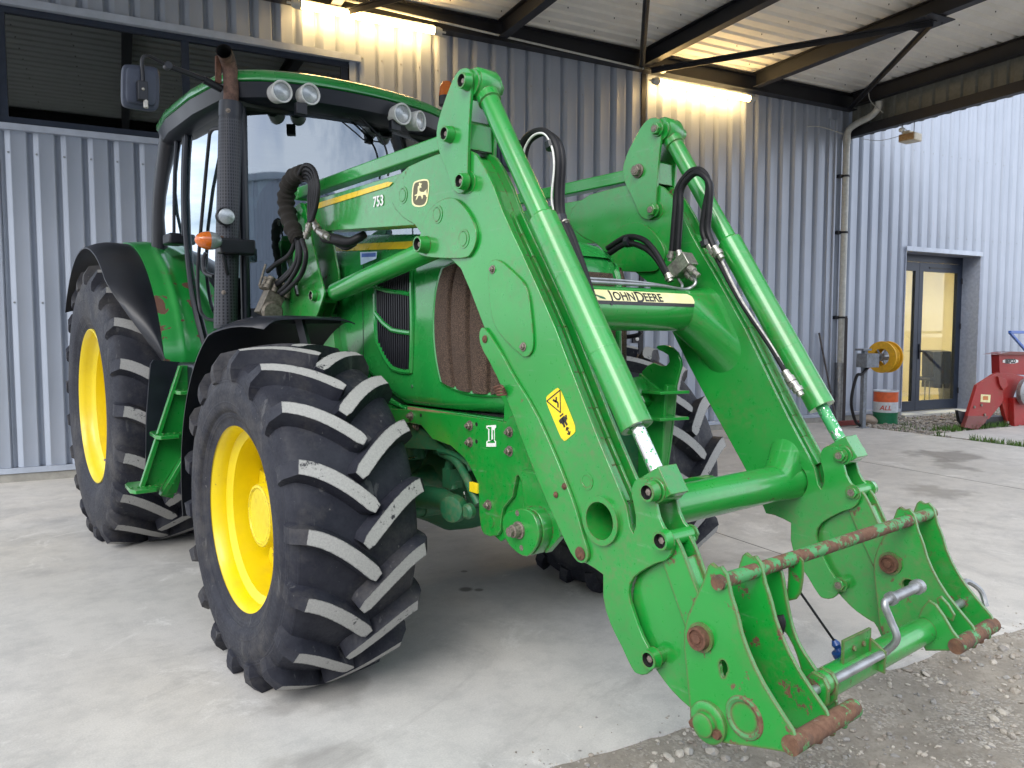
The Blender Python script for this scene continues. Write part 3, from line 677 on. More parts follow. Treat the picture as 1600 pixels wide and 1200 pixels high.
def wr(co):
    a = co.x/rr; return bp+(td*math.cos(a)+sd_*math.sin(a))*(rr+.002+co.z)+V((0, 0, .25+co.y))
text_bm(bm, 'ALL', None, .10, .0005, shear=.2, bold=.002, warp=wr); obj('drum_lettering', bm, plain('red_print', (.55, .10, .07), .5), br)
# hose reel
hs, hz = onw(1377, 558, WD-.75); hp = wp(hs, WD-.75, hz)
hr = thing('hose_reel', 'yellow air hose wound on a reel on a steel post by the wall', 'hose reel', wp(hs, WD-.75, 0))
tc_ = CAM-hp; tc_.z = 0; ax = (tc_.normalized()*.72-RT*.69).normalized()
K = (hp-CAM).dot(FW)/FPX       # metres per pixel of the photo at the reel
Rr = 24.5*K
bm = nb()
for o_ in (-.0, .17):
    lathe(bm, hp-ax*o_, ax, [(0, Rr*.52), (.008, Rr*.56), (.008, Rr), (-.008, Rr+.003), (-.010, Rr*.52), (0, Rr*.52)], 40, caps=False)
obj('reel_flange', bm, plain('yellow_reel_paint', (.75, .42, .02), .4), hr)
bm = nb()
for k in range(2):
    for i in range(7):
        o_ = .012+.024*i+k*.01; n_ = 40; rr_ = Rr*(.80-.10*k)+(.01 if i % 2 else 0)
        d_, u_, w_ = frame_at(ax); c_ = hp-ax*o_
        pipe(bm, [c_+(u_*math.cos(2*PI*j/n_)+w_*math.sin(2*PI*j/n_))*rr_ for j in range(n_+1)], .013, 6)
obj('hose_coil', bm, M['hose_yellow'], hr)
bm = nb(); lathe(bm, hp+ax*.06, -ax, [(0, .0), (0, .05), (.05, .06), (.08, .05), (.26, .05), (.26, 0)], 20)
for i in range(6):
    a = i*PI/3; d_, u_, w_ = frame_at(ax); q = (u_*math.cos(a)+w_*math.sin(a)); bar(bm, hp+q*.04, hp+q*Rr*.62, .02, .012, up=ax)
obj('hub', bm, M['steel'], hr)
pp = hp+ax*.42; pp = V((pp.x, pp.y, 0))
bm = nb(); ph = hz+.12; T = Matrix.Translation(pp) @ M4; box(bm, (-.035, -.03, 0), (.035, .03, ph), 0, T); box(bm, (-.07, -.06, 0), (.07, .06, .012), 0, T)
box(bm, (-.10, -.12, ph-.26), (.16, .06, ph-.06), 0, T); box(bm, (-.09, -.05, ph-.02), (.09, .09, ph+.01), 0, T); obj('post', bm, plain('grey_post_paint', (.17, .19, .22), .5, var=.3), hr, bevel=.003)
bm = nb(); s_ = hp+ax*.07; pipe(bm, crom([s_, s_+ax*.08-V((0, 0, .02)), pp+ax*.10-DP*.05+V((0, 0, hz-.22)), pp-DW*.22-DP*.05+V((0, 0, .75)), pp-DW*.30-DP*.04+V((0, 0, .40)), pp-DW*.16+V((0, 0, .12)), pp-DW*.02+DP*.02+V((0, 0, .03))], 8), .022, 10); obj('feed_hose', bm, M['rubber'], hr)
# broom and pry bar leaning, stone
g = onw(1279, 520, WD-.02); 
bm = nb(); top_ = wp(g[0], WD-.03, g[1]); foot = onz(1306, 655, .05); cyl(bm, top_, foot, .014, 10)
bo = thing('broom', 'long handled broom leaning on the wall beside the downpipe', 'broom', foot); obj('handle', bm, plain('dark_worn_handle', (.09, .08, .08), .6, ns=9, var=.8), bo)
bm = nb(); a, b_ = onz(1305, 662, .05), onz(1340, 660, .05); bar(bm, a, b_, .07, .07, mi=0); obj('broom_head', bm, plain('dark_red_bristle', (.17, .035, .03), .8), bo, bevel=.01)
g = onw(1321, 497, WD-.16); bm = nb(); a = wp(g[0]+.02, WD-.16, g[1]); b_ = wp(g[0]-.05, WD-.22, .02); bar(bm, a, b_, .045, .02); bar(bm, a, a+(a-b_).normalized()*.03, .03, .02)
tag(obj('pry_bar', bm, plain('dark_bar_steel', (.05, .045, .05), .6), bevel=.004), 'dark flat bar leaning upright against the downpipe', 'bar')
b = nb(); bmesh.ops.create_icosphere(b, subdivisions=3, radius=.11)
for v in b.verts: v.co = V((v.co.x*1.5, v.co.y, v.co.z*.7))*(1+.3*mnoise.noise(v.co*9)); 
p = onz(1358, 656, .04)
bmesh.ops.translate(b, verts=b.verts, vec=p)
tag(obj('rock', b, plain('pale_rock', (.38, .31, .25), .9, ns=14, bump=.5, bd=.01), smooth=60), 'pale broken rock between the hose post and the drum', 'rock')

# ------------------------------------------------------------------ the shed across the yard (seen only in the windscreen)
sh = thing('opposite_shed', 'pale blue corrugated shed beyond the gravel yard, mirrored in the cab windscreen', 'shed', wp(-4, -17, 0))
bm = nb(); a = -26
while a < 16:
    A = [bm.verts.new(wp(a+f*.45, -17-z, 0)) for f, z in ((0, 0), (.1, -.06), (.3, -.06), (.4, 0), (1, 0))]; B = [bm.verts.new(v.co+V((0, 0, 7.6))) for v in A]
    for i in range(4): face(bm, [A[i], A[i+1], B[i+1], B[i]])
    a += .45
wbox(bm, -26, 16, -27, -17.08, 0, 7.6); wbox(bm, -26.2, 16.2, -27, -16.9, 7.6, 7.8)
obj('shed_wall', bm, M['clad'], sh, smooth=0)
bm = nb(); wbox(bm, -9, -4.5, -16.99, -16.9, 0, 3.8); obj('shed_door', bm, M['trim'], sh, smooth=0)
# ------------------------------------------------------------------ front loader
def xat(y, z, pxx):
    a, b = -3.0, 3.5
    for _ in range(50):
        m = (a+b)/2; d = V((m, y, z))-CAM
        if 800+FPX*d.dot(RT)/d.dot(FW) < pxx: a = m
        else: b = m
    return a
def circ(c, r, n=24, a0=0): return [(c[0]+r*math.cos(a0+2*PI*i/n), c[1]+r*math.sin(a0+2*PI*i/n)) for i in range(n)]
def px_h(bm, poly, holes, x0, x1, mi=0):
    """plate in the (y,z) plane with real through holes"""
    b2 = bmesh.new(); loops = []
    for lp in [poly]+holes:
        vs = [b2.verts.new((x0, p[0], p[1])) for p in lp]
        for i in range(len(vs)): b2.edges.new((vs[i], vs[(i+1) % len(vs)]))
    bmesh.ops.triangle_fill(b2, use_beauty=True, use_dissolve=False, edges=b2.edges[:])
    g = bmesh.ops.extrude_face_region(b2, geom=b2.faces[:])
    bmesh.ops.translate(b2, verts=[v for v in g['geom'] if isinstance(v, bmesh.types.BMVert)], vec=(x1-x0, 0, 0))
    for f in b2.faces: f.material_index = mi
    me = bpy.data.meshes.new('plate'); b2.to_mesh(me); b2.free(); bm.from_mesh(me); bpy.data.meshes.remove(me)
def off(poly, k):
    """shrink a closed (y,z) polygon by k"""
    P = [V((p[0], p[1])) for p in poly]; n = len(P); A = sum(P[i].x*P[(i+1) % n].y-P[(i+1) % n].x*P[i].y for i in range(n)); s = 1 if A > 0 else -1; out = []
    for i in range(n):
        a, b, c = P[i-1], P[i], P[(i+1) % n]; d1 = (b-a); d2 = (c-b)
        if d1.length < 1e-6 or d2.length < 1e-6: out.append(tuple(b)); continue
        d1.normalize(); d2.normalize(); nn = V((-(d1+d2).y, (d1+d2).x))
        if nn.length < 1e-4: out.append(tuple(b)); continue
        nn.normalize(); out.append(tuple(b+nn*k*s))
    return out

LD = thing('front_loader', 'green front loader on the tractor with rusty quick hitch frame lowered almost to the ground', 'front loader', (XC, -.9, .3))
XA0, XA1 = -.500, -.405; XM = (XA0+XA1)/2
LOWPTS = [(735,455),(757,513),(783,580),(810,645),(855,750),(887,825),(903,876),(917,881),(930,889),(942,898),(942,932),(946,953),(954,976),(962,993),(971,1010),(979,1028),(987,1044),(991,1050),(996,1053),(1003,1055),(1010,1054),(1016,1049),(1020,1042),(1021,1030),(1014,1015),(1004,996),(996,976),(990,958),(984,940),(982,925),(984,912),(990,902),(1000,894),(1010,888),(1023,881),(1037,877),(1044,872),(1049,865),(1052,853),(1050,843),(1044,833),(1036,824),(1029,808),(1025,790),(1021,770),(1018,757),(1012,750),(1006,747),(998,747),(991,752),(987,761),(986,772),(990,790),(993,807),(993,822),(989,834),(984,824),(978,790),(954,733),(936,690),(917,642),(895,585),(867,512),(842,455),(817,400),(800,364),(784,328),(770,290),(756,260),(744,241),(734,235)]
KNEE = [(720,233),(700,236),(680,242),(660,250),(638,260),(625,272),(614,288),(610,303),(612,315),(618,327),(630,340),(648,351),(670,380),(700,400),(720,420)]
PP = yz(XA0, KNEE+LOWPTS)
GUS = chaikin(yz(XA0-.012, [(659,401),(650,392),(655,372),(662,345),(672,325),(690,311),(705,308),(717,314),(730,329),(741,350),(745,368),(742,384),(735,397),(729,403),(700,404)]), 2)
COVER = chaikin(yz(XA0-.012, [(761,415),(766,406),(778,405),(798,423),(816,440),(824,458),(829,500),(832,538),(828,553),(819,559),(810,553),(786,530),(770,508),(764,480),(762,450)]), 2)
STAND = chaikin(yz(XA0-.012, [(748,522),(751,512),(758,512),(783,552),(800,585),(833,637),(862,700),(887,762),(901,802),(912,842),(919,862),(918,876),(909,881),(899,876),(888,858),(850,775),(822,705),(796,633),(770,575),(750,540)]), 1)
LINKP = chaikin(yz(XA0-.014, [(717,109),(726,105),(733,108),(736,116),(736,140),(733,180),(731,230),(730,286),(727,298),(718,304),(709,298),(704,288),(700,272),(686,238),(682,218),(682,202),(688,176),(698,148),(708,122)]), 1)
CUP = onx(941, 813, XA0); CUY, CUZ = CUP.y, CUP.z          # lower cross tube axis
UPP = onx(1085, 486, .41); UY, UZ = UPP.y, UPP.z           # upper cross tube axis
P_TOP = (-.8347, 2.2121); P_MID = (-.7273, 2.0587); P_LOW = (-.8181, 1.8817); P_CYL = (-1.6606, .9455); P_LNK = (-1.7076, .8256); P_TIP = (-1.6725, .4969)
g = onx(659, 382, XA0-.03); P_KN = (g.y, g.z); g = onx(466, 338, XA0); P_PIV = (g.y, g.z); g = onx(490, 462, XA0-.02); P_TWR = (g.y, g.z)
def pinhead(bm, x, c, dx, r=.026, L=.032, hollow=True, mb=0, mi=1):
    """boss and pin end; dx = -1 outwards on -x side"""
    d = V((dx, 0, 0)); p = V((x, c[0], c[1]))
    if hollow:
        lathe(bm, p, d, [(0, r*1.12), (L*.55, r), (L, r*.97), (L, r*.74), (L*.35, r*.70), (L*.35, 0)], 22, mis=[mb, mb, mb, 2, 2])
        lathe(bm, p+d*L*.3, d, [(0, r*.36), (L*.45, r*.36), (L*.47, 0)], 6, mi)
    else:
        lathe(bm, p, d, [(0, r*1.15), (L*.25, r*1.15)], 22, mb); lathe(bm, p, d, [(L*.25, r*.92), (L*.8, r*.92), (L*.85, r*.85)], 6, mb)
        lathe(bm, p+d*L*.8, d, [(0, r*.55), (L*.15, r*.55)], 14, mi)
PM = [M['green_worn'], M['bolt'], M['decal_black']]
def side_build(S):
    """S=0 near (camera) side, S=1 far side (mirror)"""
    X = (lambda x: x) if S == 0 else mir
    out = -1 if S == 0 else 1
    def pr(bm, poly, a, b, mi=0): px_(bm, poly, X(a), X(b), mi)
    # --- arm
    bm = nb()
    rear = yz(XA0, [(500,309),(560,291),(624,271),(680,250),(700,300),(690,345),(655,351),(580,356),(505,361),(480,358),(462,352),(454,340),(457,328),(468,320)])
    pr(bm, rear, XA0+.003, XA1-.003)
    pb = [(-1, 0)]
    holes = [circ((CUY, CUZ), .0655, 36)]
    px_h(bm, PP, holes, X(XA0), X(XA0+.012)); px_h(bm, PP, holes, X(XA1-.012), X(XA1))
    front = yz(XA0, [(989,834),(984,824),(978,790),(954,733),(936,690),(917,642),(895,585),(867,512),(842,455),(817,400),(800,364),(784,328),(770,290),(756,260),(744,241),(734,235),(700,236),(660,250),(638,260)])
    back = yz(XA0, [(655,352),(700,398),(735,455),(757,513),(783,580),(810,645),(855,750),(887,825),(903,876),(930,885)])
    for edge, dy, dz in ((front, .034, -.006), (back, -.012, .004)):
        for i in range(len(edge)-1):
            (y0, z0), (y1, z1) = edge[i], edge[i+1]
            t = V((0, y1-y0, z1-z0)).normalized(); 
            A = [(X(XA0+.01), y0+dy, z0+dz), (X(XA1-.01), y0+dy, z0+dz), (X(XA1-.01), y1+dy, z1+dz), (X(XA0+.01), y1+dy, z1+dz)]
            vs = [bm.verts.new(p) for p in A]; face(bm, vs)
    # raised strip and groove along the front channel
    for a, b_ in zip(front[2:11], front[3:12]):
        bar(bm, (X(XM-.022), a[0]+.028, a[1]), (X(XM-.022), b_[0]+.028, b_[1]), .030, .022, up=(0, 1, .4)); bar(bm, (X(XM+.018), a[0]+.030, a[1]), (X(XM+.018), b_[0]+.030, b_[1]), .010, .016, up=(0, 1, .4))
    arm = obj('loader_arm', bm, M['green_worn'], LD, bevel=.002, smooth=30)
    # --- plates on the arm
    bm = nb(); pr(bm, GUS, XA0-.012, XA0-.0005); pr(bm, GUS, XA1+.0005, XA1+.012)
    pinhead(bm, X(XA0-.012), P_KN, out, .030, .04); obj('knee_gusset', bm, PM, arm, bevel=.0015)
    for a, b_ in ((630,305),(683,335),(724,373)):
        bm = nb()
        g = onx(a, b_, XA0-.014 if a > 640 else XA0); xx = XA0-(.0125 if a > 640 else .0005)
        lathe(bm, (X(xx), g.y, g.z), (out, 0, 0), [(0, .033), (.0015, .033), (.0015, .027), (-.0005+.001, .026)], 26, 0, caps=False)
        lathe(bm, (X(xx), g.y+.006, g.z), (out, 0, 0), [(0, .024), (.0012, .024)], 26, 0); obj('stamped_disc', bm, M['green_worn'], arm)
    bm = nb(); g = onx(917, 752, XA0); lathe(bm, (X(XA0), g.y, g.z), (out, 0, 0), [(0, .026), (.002, .026), (.002, .019), (.001, .018), (.001, 0)], 26, 0)
    obj('stamped_disc', bm, M['green_worn'], arm)
    bm = nb(); pr(bm, COVER, XA0-.008, XA0-.0005)
    for a, b_ in ((769,421),(817,542)):
        g = onx(a, b_, XA0-.01); hexbolt(bm, (X(XA0-.008), g.y, g.z), (out, 0, 0), .010, .010, 1)
    obj('cover_plate', bm, PM, arm, bevel=.002)
    bm = nb(); pr(bm, STAND, XA0-.012, XA0-.001)
    for a, b_, r_ in ((907,865,.017),(869,773,.008),(882,760,.008),(758,530,.011)):
        g = onx(a, b_, XA0-.012); lathe(bm, (X(XA0-.012), g.y, g.z), (out, 0, 0), [(0, r_*1.2), (.004, r_*1.2), (.005, r_*.7), (.009, r_*.6)], 16, 1)
    obj('parking_stand', bm, [M['green_worn'], M['rust']], arm, bevel=.002)
    if S == 0:
        bm = nb(); g = onx(786, 612, XA0-.02)
        for i in range(4): pipe(bm, crom([(X(XA0-.02-.005*i), g.y+.03, g.z+.008*i-.012), (X(XA0-.03), g.y, g.z+.01*i-.01), (X(XA0-.02-.004*i), g.y-.02, g.z+.006*i-.006)], 5), .0045, 6)
        obj('wire_tie', bm, M['rust'], arm)
    # --- link plates at the knee
    for a, b_ in ((XA0-.014, XA0-.002), (XA1+.002, XA1+.014)):
        bm = nb(); pr(bm, LINKP, a, b_)
        if a < XM:
            for c in (P_TOP, P_MID, P_LOW): pinhead(bm, X(a), c, out, .027, .030, hollow=(S == 0 or c != P_MID))
        if a > XM:
            for c in (P_TOP, P_MID, P_LOW): pinhead(bm, X(b_), c, -out, .026, .030 if S else .018, hollow=False, mi=1, mb=1 if c == P_MID else 0)
        obj('link_plate', bm, PM, LD, bevel=.0015)
    for c, r_ in ((P_TOP, .05), (P_MID, .042), (P_LOW, .042)):
        bm = nb(); cyl(bm, (X(XA0-.002), *c), (X(XA1+.002), *c), r_*.92, 24); obj('link_spacer', bm, M['green_worn'], LD, bevel=.001)
    bm = nb(); pr(bm, yz(XM, [(742,190),(752,196),(752,236),(742,232)]), XA0, XA1); obj('link_web', bm, M['green_worn'], LD, bevel=.001)
    # --- upper rod
    g = onx(472, 303, XM); bm = nb(); a = V((X(XM), g.y, g.z)); b_ = V((X(XM), *P_MID))
    bar(bm, a, b_, .062, .056); lathe(bm, (X(XA0+.012), g.y, g.z), (-out, 0, 0), [(0, .034), (.07, .034)], 20)
    obj('levelling_rod', bm, M['green'], LD, bevel=.006)
    # --- lift cylinder
    A, B = V((X(XM), *P_TWR)), V((X(XM), *P_KN)); d = (B-A).normalized(); L = (B-A).length
    g0 = onx(524, 450, XM); k0 = max(.08, (V((X(XM), g0.y, g0.z))-A).dot(d))
    bm = nb(); lathe(bm, A+d*k0, d, [(0, .036), (.004, .043), (L-k0-.03, .043), (L-k0-.02, .036), (L-k0, .034)], 28); cyl(bm, B-V((.045, 0, 0)), B+V((.045, 0, 0)), .036, 20)
    lc = obj('lift_cylinder', bm, M['green_worn'], LD)
    bm = nb(); cyl(bm, A, A+d*(k0+.01), .025, 18); cyl(bm, A-V((.04, 0, 0)), A+V((.04, 0, 0)), .033, 20); obj('piston_rod', bm, M['green_worn'], lc)
    # --- bucket cylinder
    A, B = V((X(XM), *P_TOP)), V((X(XM), *P_CYL)); d = (B-A).normalized(); L = (B-A).length
    f = lambda x, y: (lambda g: (V((X(XM), g.y, g.z))-A).dot(d))(onx(x, y, XM))
    k1, k2 = f(840, 352), f(985, 676)
    bm = nb(); lathe(bm, A, d, [(.045, .040), (.075, .040), (.078, .034), (k1-.012, .034), (k1, .045), (k1+.0, .047), (k2-.03, .047), (k2-.028, .0475), (k2, .0475), (k2+.001, .038), (k2-.004, .024)], 30, caps=True)
    for k in (k1+.10, k1+.22, k2-.25): lathe(bm, A+d*k, d, [(0, .0475), (.003, .0478), (.006, .0475)], 30, caps=False)
    lathe(bm, A-V((.040, 0, 0)), (1, 0, 0), [(0, .050), (.006, .054), (.074, .054), (.080, .050)], 28)
    bc = obj('bucket_cylinder', bm, M['green_worn'], LD)
    bm = nb(); cyl(bm, A+d*(k2-.02), B-d*.03, .021, 24); obj('piston_rod', bm, chips_m if S == 0 else chips_g, bc)
    bm = nb(); n_ = V((0, d.z, -d.y)); 
    bar(bm, B-d*.052, B+d*.03, .074, .085, up=n_); lathe(bm, B-V((.042, 0, 0)), (1, 0, 0), [(0, .034), (.084, .034)], 22); obj('rod_end_block', bm, M['green_worn'], bc, bevel=.002)
    # --- pins in the lower knuckle
    for c in (P_CYL, P_LNK, P_TIP):
        bm = nb(); pinhead(bm, X(XA0-.001), c, out, .026, .026); pinhead(bm, X(XA1+.001), c, -out, .022, .020, hollow=False); cyl(bm, (X(XA0), *c), (X(XA1), *c), .021, 18)
        obj('pivot_pin', bm, [M['green_worn'], M['bolt'], M['decal_black']], LD)
    # --- lower link from knuckle to hitch
    g = onx(1092, 997, -.50); PH = (g.y, g.z); g = onx(1098, 1132, -.53); PT = (g.y, g.z)
    lk = chaikin(yz(-.482, [(1031,862),(1034,842),(1044,834),(1056,838),(1064,852),(1072,872),(1082,900),(1094,930),(1112,968),(1118,1000),(1104,1020),(1086,1015),(1074,985),(1058,940),(1044,900)]), 1)
    bm = nb(); pr(bm, lk, -.486, -.474); pr(bm, lk, -.434, -.422)
    fw_ = yz(-.482, [(1070,866),(1082,900),(1094,930),(1112,968)])
    web = yz(-.482, [(1068,872),(1080,905),(1090,930),(1108,972),(1100,978),(1082,935),(1060,880)])
    pr(bm, web, -.475, -.433)
    obj('tipping_link', bm, M['green_rusty'], LD, bevel=.0015)
    bm = nb(); tb = yz(-.488, [(996,884),(1036,872),(1047,900),(1062,950),(1078,1010),(1098,1080),(1118,1120),(1112,1150),(1092,1150),(1078,1112),(1069,1106),(1050,1088),(1037,1073),(1019,1048),(996,1010),(984,970),(982,925)])
    tb = chaikin(tb, 1); pr(bm, tb, -.474, -.466); pr(bm, tb, -.438, -.430); 
    tw = off(tb, .010); pr(bm, tw, -.467, -.437); pr(bm, yz(-.46, [(1078,1000),(1110,985),(1150,1000),(1165,1060),(1150,1120),(1100,1140),(1080,1080)]), -.472, -.432); obj('arm_tip', bm, M['green_worn'], LD, bevel=.0015)
    return arm, X, out
def chip_mat(nm, amt):
    t = NT(nm); n = t.noise(60, 5, .7); m = t.ramp(n, amt, amt+.02)
    t.set(Base_Color=t.mix(m, (.80, .80, .80), (.05, .36, .12)), Metallic=t.ramp(m, 0, 1, 1, 0), Roughness=t.ramp(m, 0, 1, .18, .4)); return t.m
chips_m = chip_mat('chromed_rod_with_overspray', .56); chips_g = chip_mat('mostly_green_rod', .42)
arm0, X0, o0 = side_build(0); arm1, X1, o1 = side_build(1)
arm0['label'] = 'near arm with yellow warning decal'
# second labels for the arms' own decals
def dec(poly, x, mat, name, parent, th=.0008, r=1):
    bm = nb(); px_(bm, chaikin(poly, 2, k=.12) if r else poly, x-th, x); return obj(name, bm, mat, parent, smooth=0)
XD = XA0-.0006
wl = dec(yz(XD, [(851,622),(874,603),(902,673),(880,692)]), XD, M['decal_yellow'], 'warning_decal', arm0)
bm = nb(); Q = lambda u, v: onx(851+(u*(874-851)+v*(880-851)), 622+(u*(603-622)+v*(692-622)), XD-.001)   # decal frame: u across, v down
def dstroke(pts, w):
    for a, b_ in zip(pts, pts[1:]):
        A, B = Q(*a), Q(*b_); A.x = B.x = XD-.0012; bar(bm, A, B, .0008, w, up=(0, 0, 1)) if False else bar(bm, A, B, w, .0008, up=(1, 0, 0))
dstroke([(.05, .08), (.95, .08), (.5, .46), (.05, .08)], .0035)
dstroke([(.38, .14), (.5, .22), (.62, .14)], .006); dstroke([(.45, .18), (.58, .26), (.48, .34)], .006); dstroke([(.5, .5), (.5, .53)], .018)
dstroke([(.42, .56), (.42, .68)], .013); dstroke([(.55, .56), (.55, .68)], .013); dstroke([(.28, .57), (.32, .65)], .007); dstroke([(.72, .57), (.66, .66)], .007); dstroke([(.42, .68), (.40, .76)], .008); dstroke([(.55, .68), (.57, .76)], .008)
dstroke([(.5, .80), (.5, .94)], .005); dstroke([(.40, .84), (.5, .79), (.6, .84)], .004); dstroke([(.40, .90), (.5, .95), (.6, .90)], .004)
obj('warning_symbols', bm, M['decal_black'], wl, smooth=0)
# yellow stripe, number and badge on the rear part of the near arm
dec(yz(XD, [(497,326),(497,317),(606,284),(614,285),(608,291)]), XD, M['stripe'], 'stripe_decal', arm0, r=0)
def face_text(s, cx, cy, size, x, mat, name, parent, ang=None, bold=.0, spacing=1.0, slope=(1, 0)):
    g = onx(cx, cy, x); g2 = onx(cx+slope[0]*10, cy+slope[1]*10, x); e1 = (g2-g); e1.x = 0; e1.normalize(); e2 = V((1, 0, 0)).cross(e1)*-1
    if e2.z < 0: e2 = -e2
    n = V((-1, 0, 0)); Mx = Matrix((e1, e2, n)).transposed().to_4x4(); Mx.translation = V((x, g.y, g.z))
    bm = nb(); text_bm(bm, s, Mx, size, .0006, bold=bold, spacing=spacing); return obj(name, bm, mat, parent, smooth=0)
face_text('753', 591, 315, .060, XD, M['decal_white'], 'number_decal', arm0, slope=(1, -.24), bold=.001)
bd = dec(chaikin(yz(XD, [(645,287),(650,282),(667,279),(671,284),(670,302),(667,320),(657,324),(645,322),(643,312)]), 1), XD, M['decal_cream'], 'maker_badge', arm0)
bi = dec(chaikin(yz(XD-.0008, [(646.5,289),(651,284.5),(666,281.5),(669,286),(668,302),(665,318),(657,321.5),(647,319.5),(645,311)]), 1), XD-.0008, plain('brown_badge_field', (.11, .10, .05), .5), 'badge_field', bd)
deer = [(654.5,286.5),(656,285),(657.5,287),(659.5,286.3),(658.5,289),(657.3,290.5),(658.8,292),(658,293.5),(655.8,293.2),(655.2,297),(657.5,299.8),(662.5,300),(665.5,297),(666.8,295.3),(666.3,299),(667,303.5),(668,308.5),(666.3,307.8),(664.8,304.2),(661,304.5),(660.8,308.5),(659.6,311.5),(658.8,308),(656.8,305.5),(653.6,306.5),(652,310.5),(649.5,313),(650.8,308.6),(651.6,305.5),(648,306.2),(648.2,304.8),(652,303),(653,298.5),(652.8,293.5),(653.3,291),(655.4,289.8)]
dec(yz(XD-.0016, deer), XD-.0016, M['decal_cream'], 'leaping_deer_emblem', bi, th=.0006, r=0) if False else dec(yz(XD-.0016, deer), XD-.0016, M['decal_cream'], 'leaping_deer_emblem', bd, th=.0006, r=0)

# --- cross tubes
bm = nb(); c = V((0, CUY, CUZ))
a0, a1 = XA0-.012, mir(XA1)+.0; TR = .062
lathe(bm, (a0, CUY, CUZ), (1, 0, 0), [(0, .071), (.018, .071), (.018, TR), (mir(a0)-a0-.018, TR), (mir(a0)-a0-.018, .071), (mir(a0)-a0, .071), (mir(a0)-a0, TR-.008), (0, TR-.008), (0, .071)], 40, caps=False)
for s_ in (1, -1):      # flared saddle at the inner side of each arm
    xe = XA1 if s_ == 1 else mir(XA1)
    rings = []
    for k in range(7):
        t = k/6; ring = []
        for i in range(32):
            a = 2*PI*i/32; cy_, cz_ = math.cos(a), math.sin(a)
            dt_ = max(0, min(1, (-cy_*.35+cz_*.93+.35)/.8)); st = .085*dt_*dt_*(3-2*dt_)*t**1.2; w_ = TR*(1.0+.12*t)
            ring.append(bm.verts.new((xe+s_*(.11*(1-t)), CUY+cy_*w_+st*.38, CUZ+cz_*w_+st*.92)))
        rings.append(ring)
    for k in range(6):
        for i in range(32): face(bm, [rings[k][i], rings[k][(i+1) % 32], rings[k+1][(i+1) % 32], rings[k+1][i]])
obj('lower_cross_tube', bm, M['green_worn'], LD)
UR = .079
bm = nb(); lathe(bm, (XA1, UY, UZ), (1, 0, 0), [(0, UR), (mir(XA1)-XA1, UR)], 44)
for s_ in (1, -1):
    xe = XA1 if s_ == 1 else mir(XA1)
    rings = []
    for k in range(9):
        t = k/8; ring = []
        for i in range(36):
            a = 2*PI*i/36; cy_, cz_ = math.cos(a), math.sin(a)
            dn = max(0, min(1, (-cz_*.88-cy_*.45+.3)/.8)); dn = dn*dn*(3-2*dn); st = .17*dn*t**1.1; w_ = UR*(1.0+.22*t)
            ring.append(bm.verts.new((xe+s_*(.16*(1-t)**1.2), UY+cy_*w_-st*.50, UZ+cz_*w_-st*.86)))
        rings.append(ring)
    for k in range(8):
        for i in range(36): face(bm, [rings[k][i], rings[k][(i+1) % 36], rings[k+1][(i+1) % 36], rings[k+1][i]])
uct = obj('upper_cross_tube', bm, M['green_worn'], LD)
# cream name band round the front of the upper tube
def on_tube(x, ang, r): return V((x, UY-r*math.cos(ang), UZ+r*math.sin(ang)))
xb0, xb1 = xat(UY-UR, UZ+.03, 895), xat(UY-UR, UZ+.02, 1087)
bm = nb(); grid(bm, lambda u, v: on_tube(xb0+(xb1-xb0-(.0 if v < .8 else .02*(v-.8)*5))*u, R(8)+R(42)*v, UR+.0012), 4, 14, lambda i, j: 0 if j > 2 else 1)
bnd = obj('name_band', bm, [M['decal_cream'], M['decal_black']], uct, smooth=180)
def lett(s, x, size, w):
    bm_ = nb()
    text_bm(bm_, s, None, size, .0005, bold=.0006, spacing=w, align='LEFT', warp=lambda co: on_tube(x+co.x, R(31)+co.y/UR, UR+.0018+co.z)); return bm_
xj = xat(UY-UR, UZ+.03, 951); xe = xat(UY-UR, UZ+.03, 1044); Ls = xe-xj
def put(s, f, size, w=1.0):
    o = obj('name_lettering', lett(s, xj+Ls*f, size, w), M['decal_black'], bnd, smooth=0); return o
b1 = nb()
def wp_(x0): return lambda co: on_tube(x0+co.x, R(30)+co.y/UR, UR+.0018+co.z)
for s, f, sz, sp in (('J', .045, .078, 1), ('OHN', .10, .060, 1.0), ('D', .465, .078, 1), ('EERE', .61, .060, 1.0)):
    text_bm(b1, s, None, sz*Ls/.39, .0005, bold=.0008, spacing=sp, align='LEFT', warp=wp_(xj+Ls*f))
obj('name_lettering', b1, M['decal_black'], bnd, smooth=0)
b1 = nb()
xs_ = xat(UY-UR, UZ+.03, 930); pp_ = [(0, .008), (.02, .002), (.05, -.006), (.055, -.014), (.03, -.010), (.012, -.001)]
v_ = [b1.verts.new(wp_(xs_)(V((x, y, 0)))) for x, y in pp_]; face(b1, v_); obj('band_motif', b1, M['green_dark'], bnd, smooth=0)

